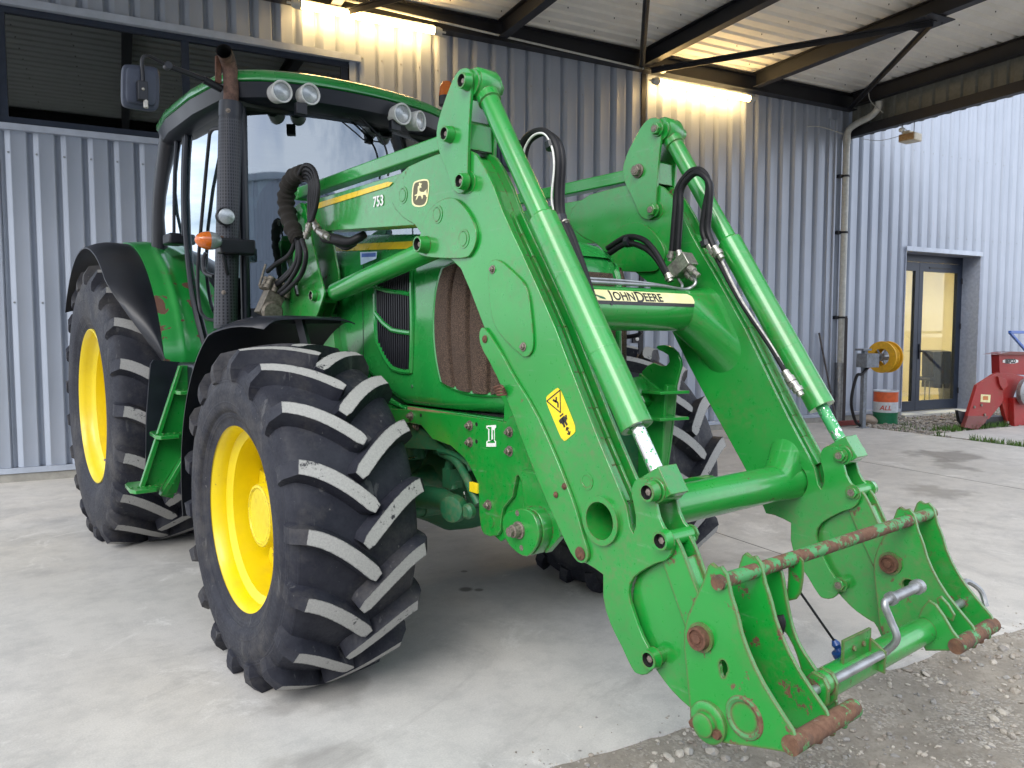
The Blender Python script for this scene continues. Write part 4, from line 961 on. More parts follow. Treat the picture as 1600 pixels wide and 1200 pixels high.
# --- towers (mast brackets) both sides
def tower(S):
    X = (lambda x: x) if S == 0 else mir
    out = -1 if S == 0 else 1
    op = yz(XA0-.012, [(466,318),(473,316),(478,326),(484,360),(492,395),(500,430),(507,455),(506,464),(495,496),(478,520),(430,520),(440,480),(452,440),(460,400),(455,350),(458,328)])
    bm = nb(); px_(bm, chaikin(op, 1), X(XA0-.014), X(XA0-.004))
    ip = yz(XA1, [(500,318),(513,330),(520,390),(530,436),(524,470),(505,520),(460,520),(470,470),(480,400),(482,350),(486,325)])
    px_(bm, chaikin(ip, 1), X(XA1+.004), X(XA1+.014))
    lo = yz(XM, [(470,455),(500,462),(488,500),(470,530),(420,545),(430,490)]); px_(bm, lo, X(XA0-.004), X(XA1+.004))
    px_(bm, yz(XM, [(430,480),(500,490),(510,560),(440,560)]), X(-.40), X(-.30))
    for c in (P_PIV, P_TWR): pinhead(bm, X(XA0-.014), c, out, .026, .022)
    g = onx(472, 303, XM); lathe(bm, (X(XA0-.014), g.y, g.z), (out, 0, 0), [(0, .02), (.012, .02)], 6, 1)
    obj('mast', bm, PM, LD, bevel=.002)
tower(0); tower(1)

# --- hitch frame
HZ = (-1.904, .770); HB = (-2.100, .452)
P1 = yz(-.527, [(1077,960),(1088,935),(1101,907),(1108,884),(1113,879),(1121,886),(1128,884),(1137,897),(1141,915),(1144,930),(1149,945),(1154,962),(1160,988),(1169,1014),(1181,1042),(1195,1069),(1211,1095),(1225,1117),(1240,1140),(1246,1158),(1243,1170),(1236,1175),(1222,1173),(1180,1166),(1140,1161),(1124,1158),(1100,1150),(1088,1140),(1081,1117),(1076,1060),(1071,1012),(1071,985)])
g = onx(1132, 1047, -.527); key = [(g.y+.013*math.cos(a)*(1.0 if math.sin(a) > 0 else .7), g.z+.022*math.sin(a)+.004) for a in [2*PI*i/20 for i in range(20)]]
P1s = off(P1, 0)
hf = []
def cplate(x, poly, holes=(), name='hitch_plate', mat='green_rusty', parent=LD):
    bm = nb(); px_h(bm, poly, list(holes), x, x+.012); return obj(name, bm, M[mat], parent, bevel=.0015)
g4 = onx(1420, 916, .445); kh = circ((g4.y, g4.z+.003), .020, 18)
for x, hl in ((-.533, [key]), (-.393, []), (mir(-.393)-.012, [kh]), (mir(-.533)-.012, [])): cplate(x, P1, hl)
P3 = yz(-.278, [(1187,911),(1196,898),(1210,885),(1222,889),(1226,910),(1230,935),(1236,965),(1244,994),(1256,1017),(1270,1037),(1287,1062),(1304,1088),(1310,1100),(1303,1108),(1288,1110),(1270,1100),(1258,1070),(1251,1035),(1238,1000),(1220,975),(1206,958),(1192,945)])
cplate(-.284, chaikin(P3, 1))
P6 = yz(.335, [(1440,950),(1450,938),(1462,945),(1474,962),(1488,986),(1502,1004),(1500,1014),(1492,1017),(1446,1017),(1438,1000),(1432,970)])
cplate(.335, P6); P7 = yz(.37, [(1462,935),(1468,932),(1480,945),(1490,962),(1487,972),(1476,965),(1464,950)]); cplate(.375, P7, name='catch_lug')
bm = nb(); cyl(bm, (-.548, *HZ), (mir(-.548), *HZ), .0185, 24); obj('top_bar', bm, M['rust_bar'], LD)
for a, b_ in ((-.54, -.262), (.325, mir(-.54))):
    bm = nb(); cyl(bm, (a, *HB), (b_, *HB), .0225, 24)
    for k in range(3): lathe(bm, (a+(b_-a)*(.35+.2*k), HB[0]-.004, HB[1]-.018), (1, 0, 0), [(0, .008), (.01, .013), (.02, .008)], 14)
    obj('hook_bar', bm, M['rust_bar'], LD)
g = onx(1443, 985, .335); CTY, CTZ = g.y, g.z
bm = nb(); cyl(bm, (-.272, CTY, CTZ), (.335, CTY, CTZ), .038, 30); obj('torsion_tube', bm, M['green_rusty'], LD)
g = onx(1290, 1050, -.22); LRY, LRZ = CTY-.045, CTZ+.036
xr = xat(LRY, LRZ, 1380)
bm = nb(); pipe(bm, [(-.39, LRY, LRZ), (-.2, LRY, LRZ), (xr, LRY, LRZ)], .0115, 14)
c1_, c2_ = onx(1398, 1000, xr), onx(1381, 944, xr); xh = xat(c2_.y, c2_.z, 1436)
pipe(bm, crom([(xr-.01, LRY, LRZ), (xr+.015, LRY-.002, LRZ+.004), tuple(c1_+V((.012, 0, 0))), tuple(c1_.lerp(c2_, .5)+V((.01, 0, 0))), tuple(c2_+V((.004, 0, 0))), (xr+.04, c2_.y, c2_.z+.006), (xh, c2_.y, c2_.z+.008)], 6), .010, 12)
lathe(bm, (xr+.035, c2_.y, c2_.z+.006), (1, 0, 0), [(0, .0185), (.014, .0185), (.014, .014), (xh-xr-.055, .014), (xh-xr-.055, .021), (xh-xr-.035, .021)], 18)
obj('lock_handle', bm, M['steel'], LD)
bm = nb(); bt = [(LRY-.010, LRZ-.05), (LRY-.012, LRZ+.01), (LRY+.03, LRZ+.035), (CTY+.04, CTZ+.055), (CTY+.05, CTZ)]
px_(bm, bt, xr-.012, xr-.004); bar(bm, (xr-.15, LRY+.035, LRZ+.02), (xr-.005, LRY+.035, LRZ+.02), .008, .085, up=(0, 0, 1))
for k in range(2): lathe(bm, (xr-.05-.05*k, LRY+.030, LRZ+.03), (0, -1, .2), [(0, .007), (.005, .007)], 8)
obj('lock_bracket', bm, M['green_rusty'], LD, bevel=.001)
bm = nb(); lathe(bm, (-.33, LRY+.005, LRZ+.005), (1, 0, 0), [(0, .030), (.04, .030)], 20); px_(bm, chaikin([(LRY-.03, LRZ+.03), (LRY+.03, LRZ+.04), (LRY+.035, LRZ-.05), (LRY-.025, LRZ-.05)], 1), -.345, -.333); px_(bm, chaikin([(LRY-.03, LRZ+.03), (LRY+.03, LRZ+.04), (LRY+.035, LRZ-.05), (LRY-.025, LRZ-.05)], 1), -.305, -.295)
obj('lock_bushing', bm, M['green_rusty'], LD, bevel=.001)
# right end of the lock: pins in the far plates and small handle outside
bm = nb(); g = onx(1504, 941, .59); cyl(bm, (.35, g.y, g.z), (.64, g.y, g.z), .013, 14); pipe(bm, crom([(.60, g.y-.0, g.z+.03), (.66, g.y+.02, g.z+.05), (.70, g.y-.01, g.z+.02), (.70, g.y-.03, g.z-.03)], 5), .009, 8); obj('lock_pin', bm, M['steel'], LD)
# pins and welded ring on the near outer plate
for x, o_, hh in ((-.533, -1, 0), (mir(-.393)-.012, -1, 1)):
    g = onx(1092, 997, -.545); bm = nb(); lathe(bm, (x, g.y, g.z), (o_, 0, 0), [(0, .037), (.008, .037), (.008, .029), (.024, .028), (.024, .022), (.019, .021), (.019, .012), (.024, .011), (.024, 0)], 26, mis=[0, 0, 1, 1, 1, 1, 1, 1]); 
    cyl(bm, (x+.012, g.y, g.z), (x+.15, g.y, g.z), .022, 16)
    obj('hitch_pin', bm, [M['green_rusty'], M['rust']], LD)
g = onx(1098, 1133, -.56); bm = nb(); lathe(bm, (-.533, g.y, g.z), (-1, 0, 0), [(0, .052), (.010, .052), (.014, .046), (.014, .030), (.030, .029), (.032, .024)], 28)
for k in (0, 1): lathe(bm, (-.547, g.y+.035*(1-2*k), g.z-.012), (-1, 0, 0), [(0, .012), (.01, .011)], 6, 1)
cyl(bm, (-.521, g.y, g.z), (-.37, g.y, g.z), .026, 16); obj('hitch_pin', bm, [M['green_rusty'], M['rust']], LD)
g = onx(1162, 1122, -.535); bm = nb(); lathe(bm, (-.533, g.y, g.z), (-1, 0, 0), [(0, .052), (.003, .050), (.005, .044), (.003, .038), (.001, .036), (.0008, 0)], 34, mis=[1, 1, 1, 1, 0]); obj('weld_ring', bm, [M['green_rusty'], M['rust_bar']], LD)
# small plate and hoses between the arms, blue plug
bm = nb(); px_(bm, chaikin(yz(-.22, [(1232,875),(1255,868),(1256,900),(1250,935),(1228,940),(1232,905)]), 1), -.222, -.216); obj('hose_bracket', bm, M['green_rusty'], LD, bevel=.001)
bm = nb(); xx = -.18; pipe(bm, crom([onx(1250, 925, xx), onx(1262, 942, xx+.02), onx(1285, 975, xx+.05), onx(1304, 1002, xx+.08)], 6), .0035, 8); pipe(bm, crom([onx(1195, 950, -.30), onx(1215, 975, -.28), onx(1235, 992, -.27), onx(1250, 1010, -.26)], 6), .004, 8)
pipe(bm, crom([onx(1216, 962, -.33), onx(1219, 975, -.33), onx(1213, 995, -.33), onx(1212, 1008, -.33)], 6), .014, 10); obj('control_cable', bm, M['rubber'], LD)
q = onx(1303, 1000, xx+.08); q2 = onx(1313, 1020, xx+.09); dd = (q2-q).normalized(); bm = nb(); lathe(bm, q, dd, [(0, .006), (.012, .012), (.022, .009), (.03, .012), (.032, .022), (.045, .022), (.047, .016), (.06, .016)], 18); obj('plug', bm, plain('blue_plug_plastic', (.012, .05, .20), .35), LD)

# --- hydraulic hoses and fittings of the loader
def hose(pts, xs, r, name, mat='rubber', parent=LD, n=8):
    P = [onx(x, y, xs if not isinstance(xs, (list, tuple)) else xs[i]) for i, (x, y) in enumerate(pts)]
    bm = nb(); pipe(bm, crom(P, n), r, 10); return obj(name, bm, M[mat], parent)
LA = [(826,300),(815,262),(814,238),(822,216),(844,205),(864,217),(873,247),(871,300),(873,335),(886,362),(904,412),(916,450),(932,497)]
hose(LA, -.365, .013, 'hydraulic_hose'); hose([(x+7, y+3) for x, y in LA], -.355, .010, 'hydraulic_hose')
hose([(819,262),(819,235),(832,213),(850,209),(862,228),(866,260),(862,310),(868,338)], -.375, .004, 'thin_pipe', 'white')
hose([(810,222),(818,224),(822,236)], -.33, .008, 'hydraulic_hose')
for k in range(2):
    hose([(1050+9*k,392),(1055+8*k,330),(1059+6*k,295),(1079+3*k,268+5*k),(1098-2*k,268+4*k),(1107-4*k+6*k,290),(1101+7*k,330),(1098+8*k,360),(1107+8*k,386)], .395-.01*k, .0125, 'hydraulic_hose')
    hose([(949,388+10*k),(978,371+10*k),(1004,374+12*k),(1024,394+8*k),(1043,428+4*k)], .30, .012, 'hydraulic_hose')
    g = [(1117+6*k,398),(1155+3*k,468),(1204+2*k,542),(1228+1*k,583)]
    hose(g, .385, .009 if k == 0 else .006, 'pressure_pipe', 'rubber' if k == 0 else 'zinc')
bm = nb()
for (x, y), (x2, y2), xx in (((1050,392),(1047,408),.395), ((1060,392),(1064,408),.385), ((1043,428),(1048,440),.30), ((1108,384),(1122,402),.385), ((1116,386),(1128,404),.375), ((1226,580),(1242,604),.38), ((1240,598),(1252,618),.38), ((880,346),(884,352),-.36), ((990,612),(1003,640),-.375), ((996,628),(1005,648),-.37), ((1232,588),(1246,612),.385)):
    a, b_ = onx(x, y, xx), onx(x2, y2, xx); d = b_-a; L = d.length; lathe(bm, a, d, [(0, .014), (L*.4, .014), (L*.4, .018), (L*.7, .018), (L*.7, .012), (L, .012)], 12)
obj('hose_fittings', bm, M['zinc'], LD)['kind'] = 'stuff'
hose([(905,415),(925,470),(950,530),(985,600),(994,615)], -.372, .011, 'hydraulic_hose')
g = onx(1066, 416, .37); T = Matrix.Translation(g) @ Matrix.Rotation(R(-35), 4, 'X')
bm = nb(); box(bm, (-.03, -.05, -.028), (.03, .045, .03), 0, T); lathe(bm, T @ V((-.01, -.03, -.03)), T.to_3x3() @ V((0, -.3, -1)), [(0, .016), (.03, .016), (.03, .011), (.06, .011)], 10); lathe(bm, T @ V((.012, .005, -.03)), T.to_3x3() @ V((0, -.3, -1)), [(0, .016), (.03, .016), (.03, .011), (.05, .011)], 10)
obj('valve_block', bm, M['zinc'], LD, bevel=.003)
bm = nb(); pipe(bm, crom([on_tube(x, R(78), UR+.012) for x in (-.36, -.1, .08, .2)]+[onx(1070, 452, .33), onx(1086, 444, .36), onx(1084, 432, .37), onx(1076, 424, .37)], 6), .0065, 8)
pipe(bm, crom([on_tube(-.36, R(84), UR+.022), on_tube(.0, R(84), UR+.022), on_tube(.2, R(84), UR+.014), onx(1060, 452, .33), onx(1066, 446, .35), onx(1060, 436, .36)], 6), .0055, 8)
obj('pressure_pipe', bm, M['steel'], LD)
bm = nb()
for (x, y, xx) in ((979,378,.30),(1103,376,.39),(874,338,-.362),(862,222,-.36)):
    g = onx(x, y, xx); d_ = (onx(x+2, y+10, xx)-g) if x != 979 else V((0, -1, 0)); lathe(bm, g, d_, [(0, .024), (.022, .024)], 10)
obj('hose_clamp', bm, M['black'], LD)
# bundle by the near mast
XH = -.575
def hb(pts, r, xs=XH, name='hydraulic_hose', mat='rubber'): return hose(pts, xs, r, name, mat)
bm = nb(); P = crom([onx(x, y, XH) for x, y in ((474,268),(461,275),(451,290),(447,314),(451,340),(461,366),(466,376))], 12)
pipe(bm, P, lambda t: .040*(1+.10*math.sin(t*75)+.06*math.sin(t*41+1))*(1-.25*abs(2*t-1)**3), 18); obj('hose_wrap', bm, plain('dark_fabric_wrap', (.018, .015, .012), .95, ns=140, bump=.6, bd=.003), LD, smooth=80)
for k in range(5):
    hb([(466,274+2*k),(476+1*k,258+6*k),(490-1.5*k,264+6.5*k),(497-3.4*k,290+4*k),(495-3*k,318+2*k),(488-1.2*k,344+k)], .0095, XH+.008*k-.02)
for pts in ([(464,372),(452,398),(432,412),(418,424)], [(466,376),(462,410),(440,436),(420,452),(415,462)], [(468,376),(468,410),(452,440),(436,457)], [(472,374),(478,400),(470,430),(448,454),(440,460)], [(466,380),(466,400),(455,425),(430,448)]):
    hb(pts, .0115, XH-.01)
bm = nb(); g = onx(424, 474, -.60); T = Matrix.Translation(g) @ Matrix.Rotation(R(25), 4, 'Y')
box(bm, (-.05, -.04, -.07), (.04, .04, .05), 0, T)
for i in range(4):
    for j in range(2): lathe(bm, T @ V((-.06+.035*i, -.03+.06*j, .05)), T.to_3x3() @ V((0, 0, 1)), [(0, .020), (.02, .020), (.02, .015), (.05, .015), (.05, .019), (.065, .019)], 12)
lathe(bm, T @ V((-.0, -.05, -.05)), T.to_3x3() @ V((0, -1, 0)), [(0, .05), (.02, .055), (.03, .045), (.03, .02)], 20); bar(bm, T @ V((-.09, 0, .05)), T @ V((-.11, -.02, .16)), .01, .01)
obj('quick_coupler', bm, plain('dusty_zinc_coupler', (.17, .15, .12), .55, .5, ns=60, var=.5, bump=.5), LD, bevel=.003)
bm = nb()
for (x, y), (x2, y2) in (((486,344),(482,360)), ((482,356),(478,372)), ((490,344),(500,366)), ((496,360),(515,372))):
    a, b_ = onx(x, y, XH+.02), onx(x2, y2, XH+.02); d = b_-a; L = d.length; lathe(bm, a, d, [(0, .013), (L*.4, .013), (L*.4, .019), (L*.7, .019), (L*.7, .013), (L, .013)], 12)
obj('hose_fittings', bm, M['zinc'], LD)['kind'] = 'stuff'
bm = nb(); pipe(bm, crom([onx(508, 371, -.53), onx(525, 374, -.53), onx(545, 378, -.50), onx(560, 372, -.47), onx(570, 366, -.44)], 6), lambda t: .026*(1-.35*t), 14); pipe(bm, crom([onx(520, 378, -.5), onx(540, 388, -.49), onx(556, 380, -.46)], 6), .010, 10); obj('hydraulic_hose', bm, M['rubber'], LD)
hb([(464,440),(462,450),(465,462)], .008, -.53)
bm = nb(); cyl(bm, onx(463, 446, -.53), onx(465, 460, -.53), .006, 8)
obj('lock_clip', bm, M['steel'], LD)
# ------------------------------------------------------------------ tractor
TR_ = thing('tractor', 'green farm tractor with yellow wheels, black fenders and glazed cab parked under the canopy', 'tractor', (XC, 1.2, 0))
def rim_profile_tyre(hw, Rc, Rr):
    pts = [(0, Rc), (.35*hw, Rc-.004), (.65*hw, Rc-.013), (.86*hw, Rc-.030), (.95*hw, Rc-.055), (1.0*hw, Rc-.10), (1.035*hw, Rr+(Rc-Rr)*.50), (1.02*hw, Rr+(Rc-Rr)*.25), (.955*hw, Rr+.045), (.945*hw, Rr+.035), (.91*hw, Rr+.015), (.89*hw, Rr-.01)]
    return crom([V((x, r, 0)) for x, r in pts], 4)
def tyre(bm, xc, yc, zc, hw, Rc, Rr, nl, lh, sgn, phase=0.0):
    half = rim_profile_tyre(hw, Rc, Rr)
    prof = [V((-p.x, p.y, 0)) for p in half[::-1]]+half[1:]
    N = 144
    rings = [[bm.verts.new((xc+p.x, yc-p.y*math.cos(2*PI*i/N), zc+p.y*math.sin(2*PI*i/N))) for i in range(N)] for p in prof]
    for k in range(len(rings)-1):
        for i in range(N): face(bm, [rings[k][i], rings[k][(i+1) % N], rings[k+1][(i+1) % N], rings[k+1][i]])
    # arc length table of the half profile
    S = [0]
    for a, b in zip(half, half[1:]): S.append(S[-1]+(b-a).length)
    def at(s):
        if s <= 0: return V((s, Rc, 0)), V((0, 1, 0)), V((1, 0, 0))
        for i in range(len(half)-1):
            if s <= S[i+1] or i == len(half)-2:
                t = (s-S[i])/(S[i+1]-S[i]); p = half[i].lerp(half[i+1], t); e = (half[i+1]-half[i]).normalized(); return p, V((-e.y, e.x, 0))*-1 if False else V((-e.y, e.x, 0)), e
    ssh = next(S[i] for i in range(len(half)) if half[i].x > .885*hw)
    D = .68*hw
    for side in (-1, 1):
        for L in range(nl):
            ph = 2*PI*(L+(.5 if side > 0 else 0))/nl+phase
            smp = []
            s0 = -.028*hw/.27; s1 = ssh+.062; n = 18
            for k in range(n+1):
                s = s0+(s1-s0)*k/n; u = min(1, max(0, (s-s0)/(ssh-s0)))
                offc = D*(1-(1-u)**1.45)+ (0 if s < ssh else .10*(s-ssh))
                p, nn, e = at(s)
                if s <= 0: p = V((s, Rc, 0))
                if s > ssh: h = lh*(.95-.72*((s-ssh)/(s1-ssh))**.75)
                else: h = lh*(1-.0*u)
                smp.append((s, offc, p, nn, h))
            prev = None
            for k in range(n+1):
                s, oc, p, nn, h = smp[k]
                s2, oc2 = smp[min(k+1, n)][:2]; s3, oc3 = smp[max(k-1, 0)][:2]
                ts, to = s2-s3, oc2-oc3; tl = math.hypot(ts, to); ts /= tl; to /= tl
                wt = .0262*hw/.27; wb = .043*hw/.27
                if k == 0: wt *= .66; wb *= .7
                if k == 1: wt *= .98
                if s > ssh: q = (s-ssh)/(s1-ssh); wt *= (1+.35*q); wb *= (1+.15*q)
                row = []
                for (w, hh) in ((-wb, -.004), (-wt, h), (wt, h), (wb, -.004)):
                    ds, do = -to*w, ts*w
                    pp, n2, e2 = at(s+ds) if 0 < s+ds < S[-1] else (V((s+ds, Rc, 0)), V((0, 1, 0)), None)
                    if hh > 0 and s <= ssh: n2 = (n2+V((0, 2, 0))).normalized(); 
                    q = pp+n2*hh
                    if hh > 0 and s <= ssh: q.y = max(q.y, Rc-.022*(min(1, abs(pp.x)/hw))**2+h*.99-.006*(abs(pp.x)/hw)**2)
                    th = ph+(oc+do)/Rc
                    row.append(bm.verts.new((xc+side*q.x, yc-q.y*math.cos(th), zc+q.y*math.sin(th))))
                if prev:
                    top = s <= ssh+.004
                    for j in range(3): face(bm, [prev[j], prev[j+1], row[j+1], row[j]], 1 if (j == 1 and top) else 0)
                else: face(bm, row, 0)
                prev = row
            face(bm, prev[::-1], 0)
    for v in bm.verts:
        if v.co.z < .002:
            d = .002-v.co.z; v.co.z = .002; v.co.x += (1 if v.co.x > xc else -1)*d*.25*min(1, abs(v.co.x-xc)/hw)
def wheel(front, side):
    X = (lambda x: x) if side < 0 else (lambda x: mir(x)+(.11 if front else 0))
    if front: xc, yc, zc, hw, Rc, Rr, nl, lh = -.815, 0, .634, .250, .640, .378, 18, .050; xf = -1.030
    else: xc, yc, zc, hw, Rc, Rr, nl, lh = -.800, 2.672, .885, .315, .888, .508, 21, .054; xf = -1.086
    nm = 'front_wheel' if front else 'rear_wheel'
    bm = nb(); tyre(bm, X(xc), yc, zc, hw, Rc, Rr, nl, lh, side, .185 if front else .1)
    c = (X(xc), yc, zc)
    w = obj(nm, bm, [M['tyre'], M['lug']], TR_, loc=c, smooth=38)
    o = V((side, 0, 0)); F = V((X(xf), yc, zc))
    bm = nb()
    if front:
        prof = [(-.03, .372), (-.004, .382), (.006, .380), (.008, .374), (-.004, .364), (-.03, .352), (-.055, .350), (-.066, .338), (-.075, .322), (-.12, .318), (-.16, .322), (-.22, .326), (-.26, .334), (-.40, .340), (-.49, .375)]
        lathe(bm, F, o, prof, 72, caps=False)
        rim = obj('rim', bm, M['yellow'], w, smooth=40)
        bm = nb(); dpt = -.205; n = 96
        def rr(a): return .236+.058*max(-1, min(1, 1.8*math.cos(5*a)))
        pts = [(yc+rr(2*PI*i/n)*math.cos(2*PI*i/n+.3), zc+rr(2*PI*i/n)*math.sin(2*PI*i/n+.3)) for i in range(n)]
        px_(bm, pts, X(xf-side*0)+side*dpt, X(xf)+side*(dpt-.014))
        ptr = [(yc+(rr(2*PI*i/n)+.010)*math.cos(2*PI*i/n+.3), zc+(rr(2*PI*i/n)+.010)*math.sin(2*PI*i/n+.3)) for i in range(n)]
        px_(bm, ptr, X(xf)+side*(dpt-.015), X(xf)+side*(dpt-.022), 1)
        lathe(bm, F, o, [(dpt, .20), (dpt+.012, .185), (dpt+.012, .15)], 48, caps=False)
        for i in range(5):
            a = 2*PI*i/5+.3; u = V((0, math.cos(a), math.sin(a))); t = V((0, -math.sin(a), math.cos(a)))
            cc = F+o*(dpt-.01)+u*.29; prism(bm, [cc+t*.05-u*.04-o*.02, cc-t*.05-u*.04-o*.02, cc-t*.04+u*.032-o*.02, cc+t*.04+u*.032-o*.02], (0, 0, 0), o*.05)
            hexbolt(bm, F+o*(dpt)+u*.262, o, .014, .018, 0)
        for i in range(8):
            a = 2*PI*i/8; hexbolt(bm, F+o*(dpt+.012)+V((0, math.cos(a), math.sin(a)))*.168, o, .011, .02, 0)
        obj('wheel_disc', bm, [M['yellow_chip'], M['rust']], w, bevel=.003)
        bm = nb(); lathe(bm, F, o, [(dpt-.02, .175), (dpt+.03, .165), (dpt+.055, .145), (dpt+.06, .132), (dpt+.12, .130), (dpt+.134, .124), (dpt+.137, .112), (dpt+.131, .107), (dpt+.131, 0)], 48)
        for i in range(10):
            a = 2*PI*i/10+.2; hexbolt(bm, F+o*(dpt+.058)+V((0, math.cos(a), math.sin(a)))*.131, o, .007, .008, 0, wash=False)
        obj('hub', bm, M['yellow_chip'], w, smooth=30)
    else:
        prof = [(-.03, .500), (-.004, .512), (.006, .510), (.008, .503), (-.004, .493), (-.03, .482), (-.06, .478), (-.075, .462), (-.09, .445), (-.15, .440), (-.20, .448), (-.25, .452), (-.36, .455), (-.50, .460), (-.60, .50)]
        lathe(bm, F, o, prof, 84, caps=False); rim = obj('rim', bm, M['yellow'], w, smooth=40)
        bm = nb(); lathe(bm, F, o, [(-.30, .455), (-.31, .40), (-.27, .30), (-.24, .20), (-.24, .13), (-.10, .12), (-.09, .10), (-.09, 0)], 60, caps=False)
        for i in range(8):
            a = 2*PI*i/8; hexbolt(bm, F+o*(-.24)+V((0, math.cos(a), math.sin(a)))*.165, o, .014, .02)
        obj('wheel_disc', bm, M['yellow'], w, smooth=30)
        bm = nb(); a = R(-48); u = V((0, -math.cos(a), math.sin(a))); pipe(bm, [F+o*-.02+u*.455, F+o*.0+u*.43], .007, 8); obj('valve_stem', bm, M['bolt'], w)
    return w
for fr in (True, False):
    for sd_ in (-1, 1): wheel(fr, sd_)

# --- hood
HT = [(-.362, 1.15), (-.364, .6), (-.366, .1), (-.362, -.25), (-.350, -.42), (-.325, -.56), (-.285, -.69), (-.22, -.80), (-.13, -.865), (-.05, -.885)]
plan = [V((XC+x-.03, y, 0)) for x, y in HT]; plan = crom(plan, 6)
PLN = plan+[V((mir(p.x), p.y, 0)) for p in plan[::-1]]
NH = len(plan)
def plen():
    S = [0]
    for a, b in zip(PLN, PLN[1:]): S.append(S[-1]+(b-a).length)
    return S
PS_ = plen()
def pt_plan(s):
    for i in range(len(PLN)-1):
        if s <= PS_[i+1] or i == len(PLN)-2:
            t = (s-PS_[i])/max(1e-9, PS_[i+1]-PS_[i]); return PLN[i].lerp(PLN[i+1], t), i
def s_at_y(y):
    for i in range(NH-1):
        a, b = PLN[i], PLN[i+1]
        if (a.y-y)*(b.y-y) <= 0 and a.y != b.y: return PS_[i]+(PS_[i+1]-PS_[i])*(a.y-y)/(a.y-b.y)
    return 0
def ztop(y):
    return 1.86 if y > .6 else 1.70+(.16)*max(0, min(1, (y+.9)/1.5))**.8
def zbot(y):
    return 1.06+ (0 if y < -.1 else .13*min(1, (y+.1)/.35)**1.2)
def nrm(s):
    a, _ = pt_plan(max(0, s-.01)); b, _ = pt_plan(s+.01); d = (b-a).normalized(); return V((d.y, -d.x, 0))   # outward (right side = -x)
def inset(f):
    # f: 0 bottom .. 1 top edge ; returns inward distance
    if f < .06: return .03*(1-f/.06)**2
    if f < .66: return 0
    t = (f-.66)/.34; return .012*t+.085*t**3.2
def hood_pt(s, z, o=0.0):
    p, _ = pt_plan(s); zt, zb = ztop(p.y), zbot(p.y); f = (z-zb)/(zt-zb); f = max(0, min(1, f)); n = nrm(s); 
    q = p+n*(o-inset(f)); return V((q.x, q.y, z))
bm = nb(); SL = PS_[-1]; ns = 90
lv = [0, .015, .035, .06, .12, .25, .4, .55, .66, .74, .80, .86, .90, .94, .97, 1.0]
rings = []
for j in lv:
    ring = []
    for i in range(ns+1):
        s = SL*i/ns; p, _ = pt_plan(s); z = zbot(p.y)+(ztop(p.y)-zbot(p.y))*j; ring.append(bm.verts.new(hood_pt(s, z)))
    rings.append(ring)
for k in range(len(rings)-1):
    for i in range(ns): face(bm, [rings[k][i], rings[k][i+1], rings[k+1][i+1], rings[k+1][i]])
for i in range(ns//2):       # crown
    a, b, c, d = rings[-1][i], rings[-1][i+1], rings[-1][ns-i-1], rings[-1][ns-i]
    m0 = bm.verts.new(a.co.lerp(d.co, .5)+V((0, 0, .02))) if i == 0 else m1
    m1 = bm.verts.new(b.co.lerp(c.co, .5)+V((0, 0, .02)))
    if i < ns//2-1: face(bm, [a, b, m1, m0]); face(bm, [m0, m1, c, d])
    else: face(bm, [a, b, m0]); face(bm, [m0, b, d])
hood = obj('hood', bm, M['green_hood'], TR_, smooth=50)
def patch(cx_s, cz, hs, hz, o, nu=20, nv=20, e=.5, shear=0.0, fnz=None):
    """rounded patch on the hood surface; e: superellipse exponent"""
    def f(u, v):
        a, b = 2*u-1, 2*v-1
        x = a*math.sqrt(max(0, 1-b*b*e)); y = b*math.sqrt(max(0, 1-a*a*e))
        return hood_pt(cx_s+hs*x, (fnz(cx_s+hs*x, y) if fnz else cz+hz*y+shear*x), o(a, b) if callable(o) else o)
    return f
def border(f, bm, r, n=30, mi=0):
    P = [f(i/n, 0) for i in range(n)]+[f(1, i/n) for i in range(n)]+[f(1-i/n, 1) for i in range(n)]+[f(0, 1-i/n) for i in range(n+1)]
    pipe(bm, P, r, 8, mi, caps=False)
# brown corner screens (both sides)
sM0, sM1 = s_at_y(-.375), s_at_y(-.86)
def scr_z(s, y): 
    return 1.395+.262*y
for mirr in (0, 1):
    cs_, hs_ = (sM0+sM1)/2, (sM1-sM0)/2
    if mirr: cs_ = SL-cs_
    fo = lambda a, b: .019+.003*math.sin((a+1)*PI*2.75)**2-.0165*math.exp(-((((a+1)*2.75+.5) % 1)-.5)**2/.007)
    f = patch(cs_, 1.395, hs_, .262, fo, e=.30, fnz=scr_z)
    bm = nb(); grid(bm, f, 220, 20); g_ = obj('corner_screen', bm, M['screen'], hood, smooth=60)
    bm = nb(); border(patch(cs_, 1.395, hs_*1.01, .262, .003, e=.30, fnz=lambda s, y: 1.395+.266*y), bm, .010); obj('screen_surround', bm, M['green_hood'], hood)
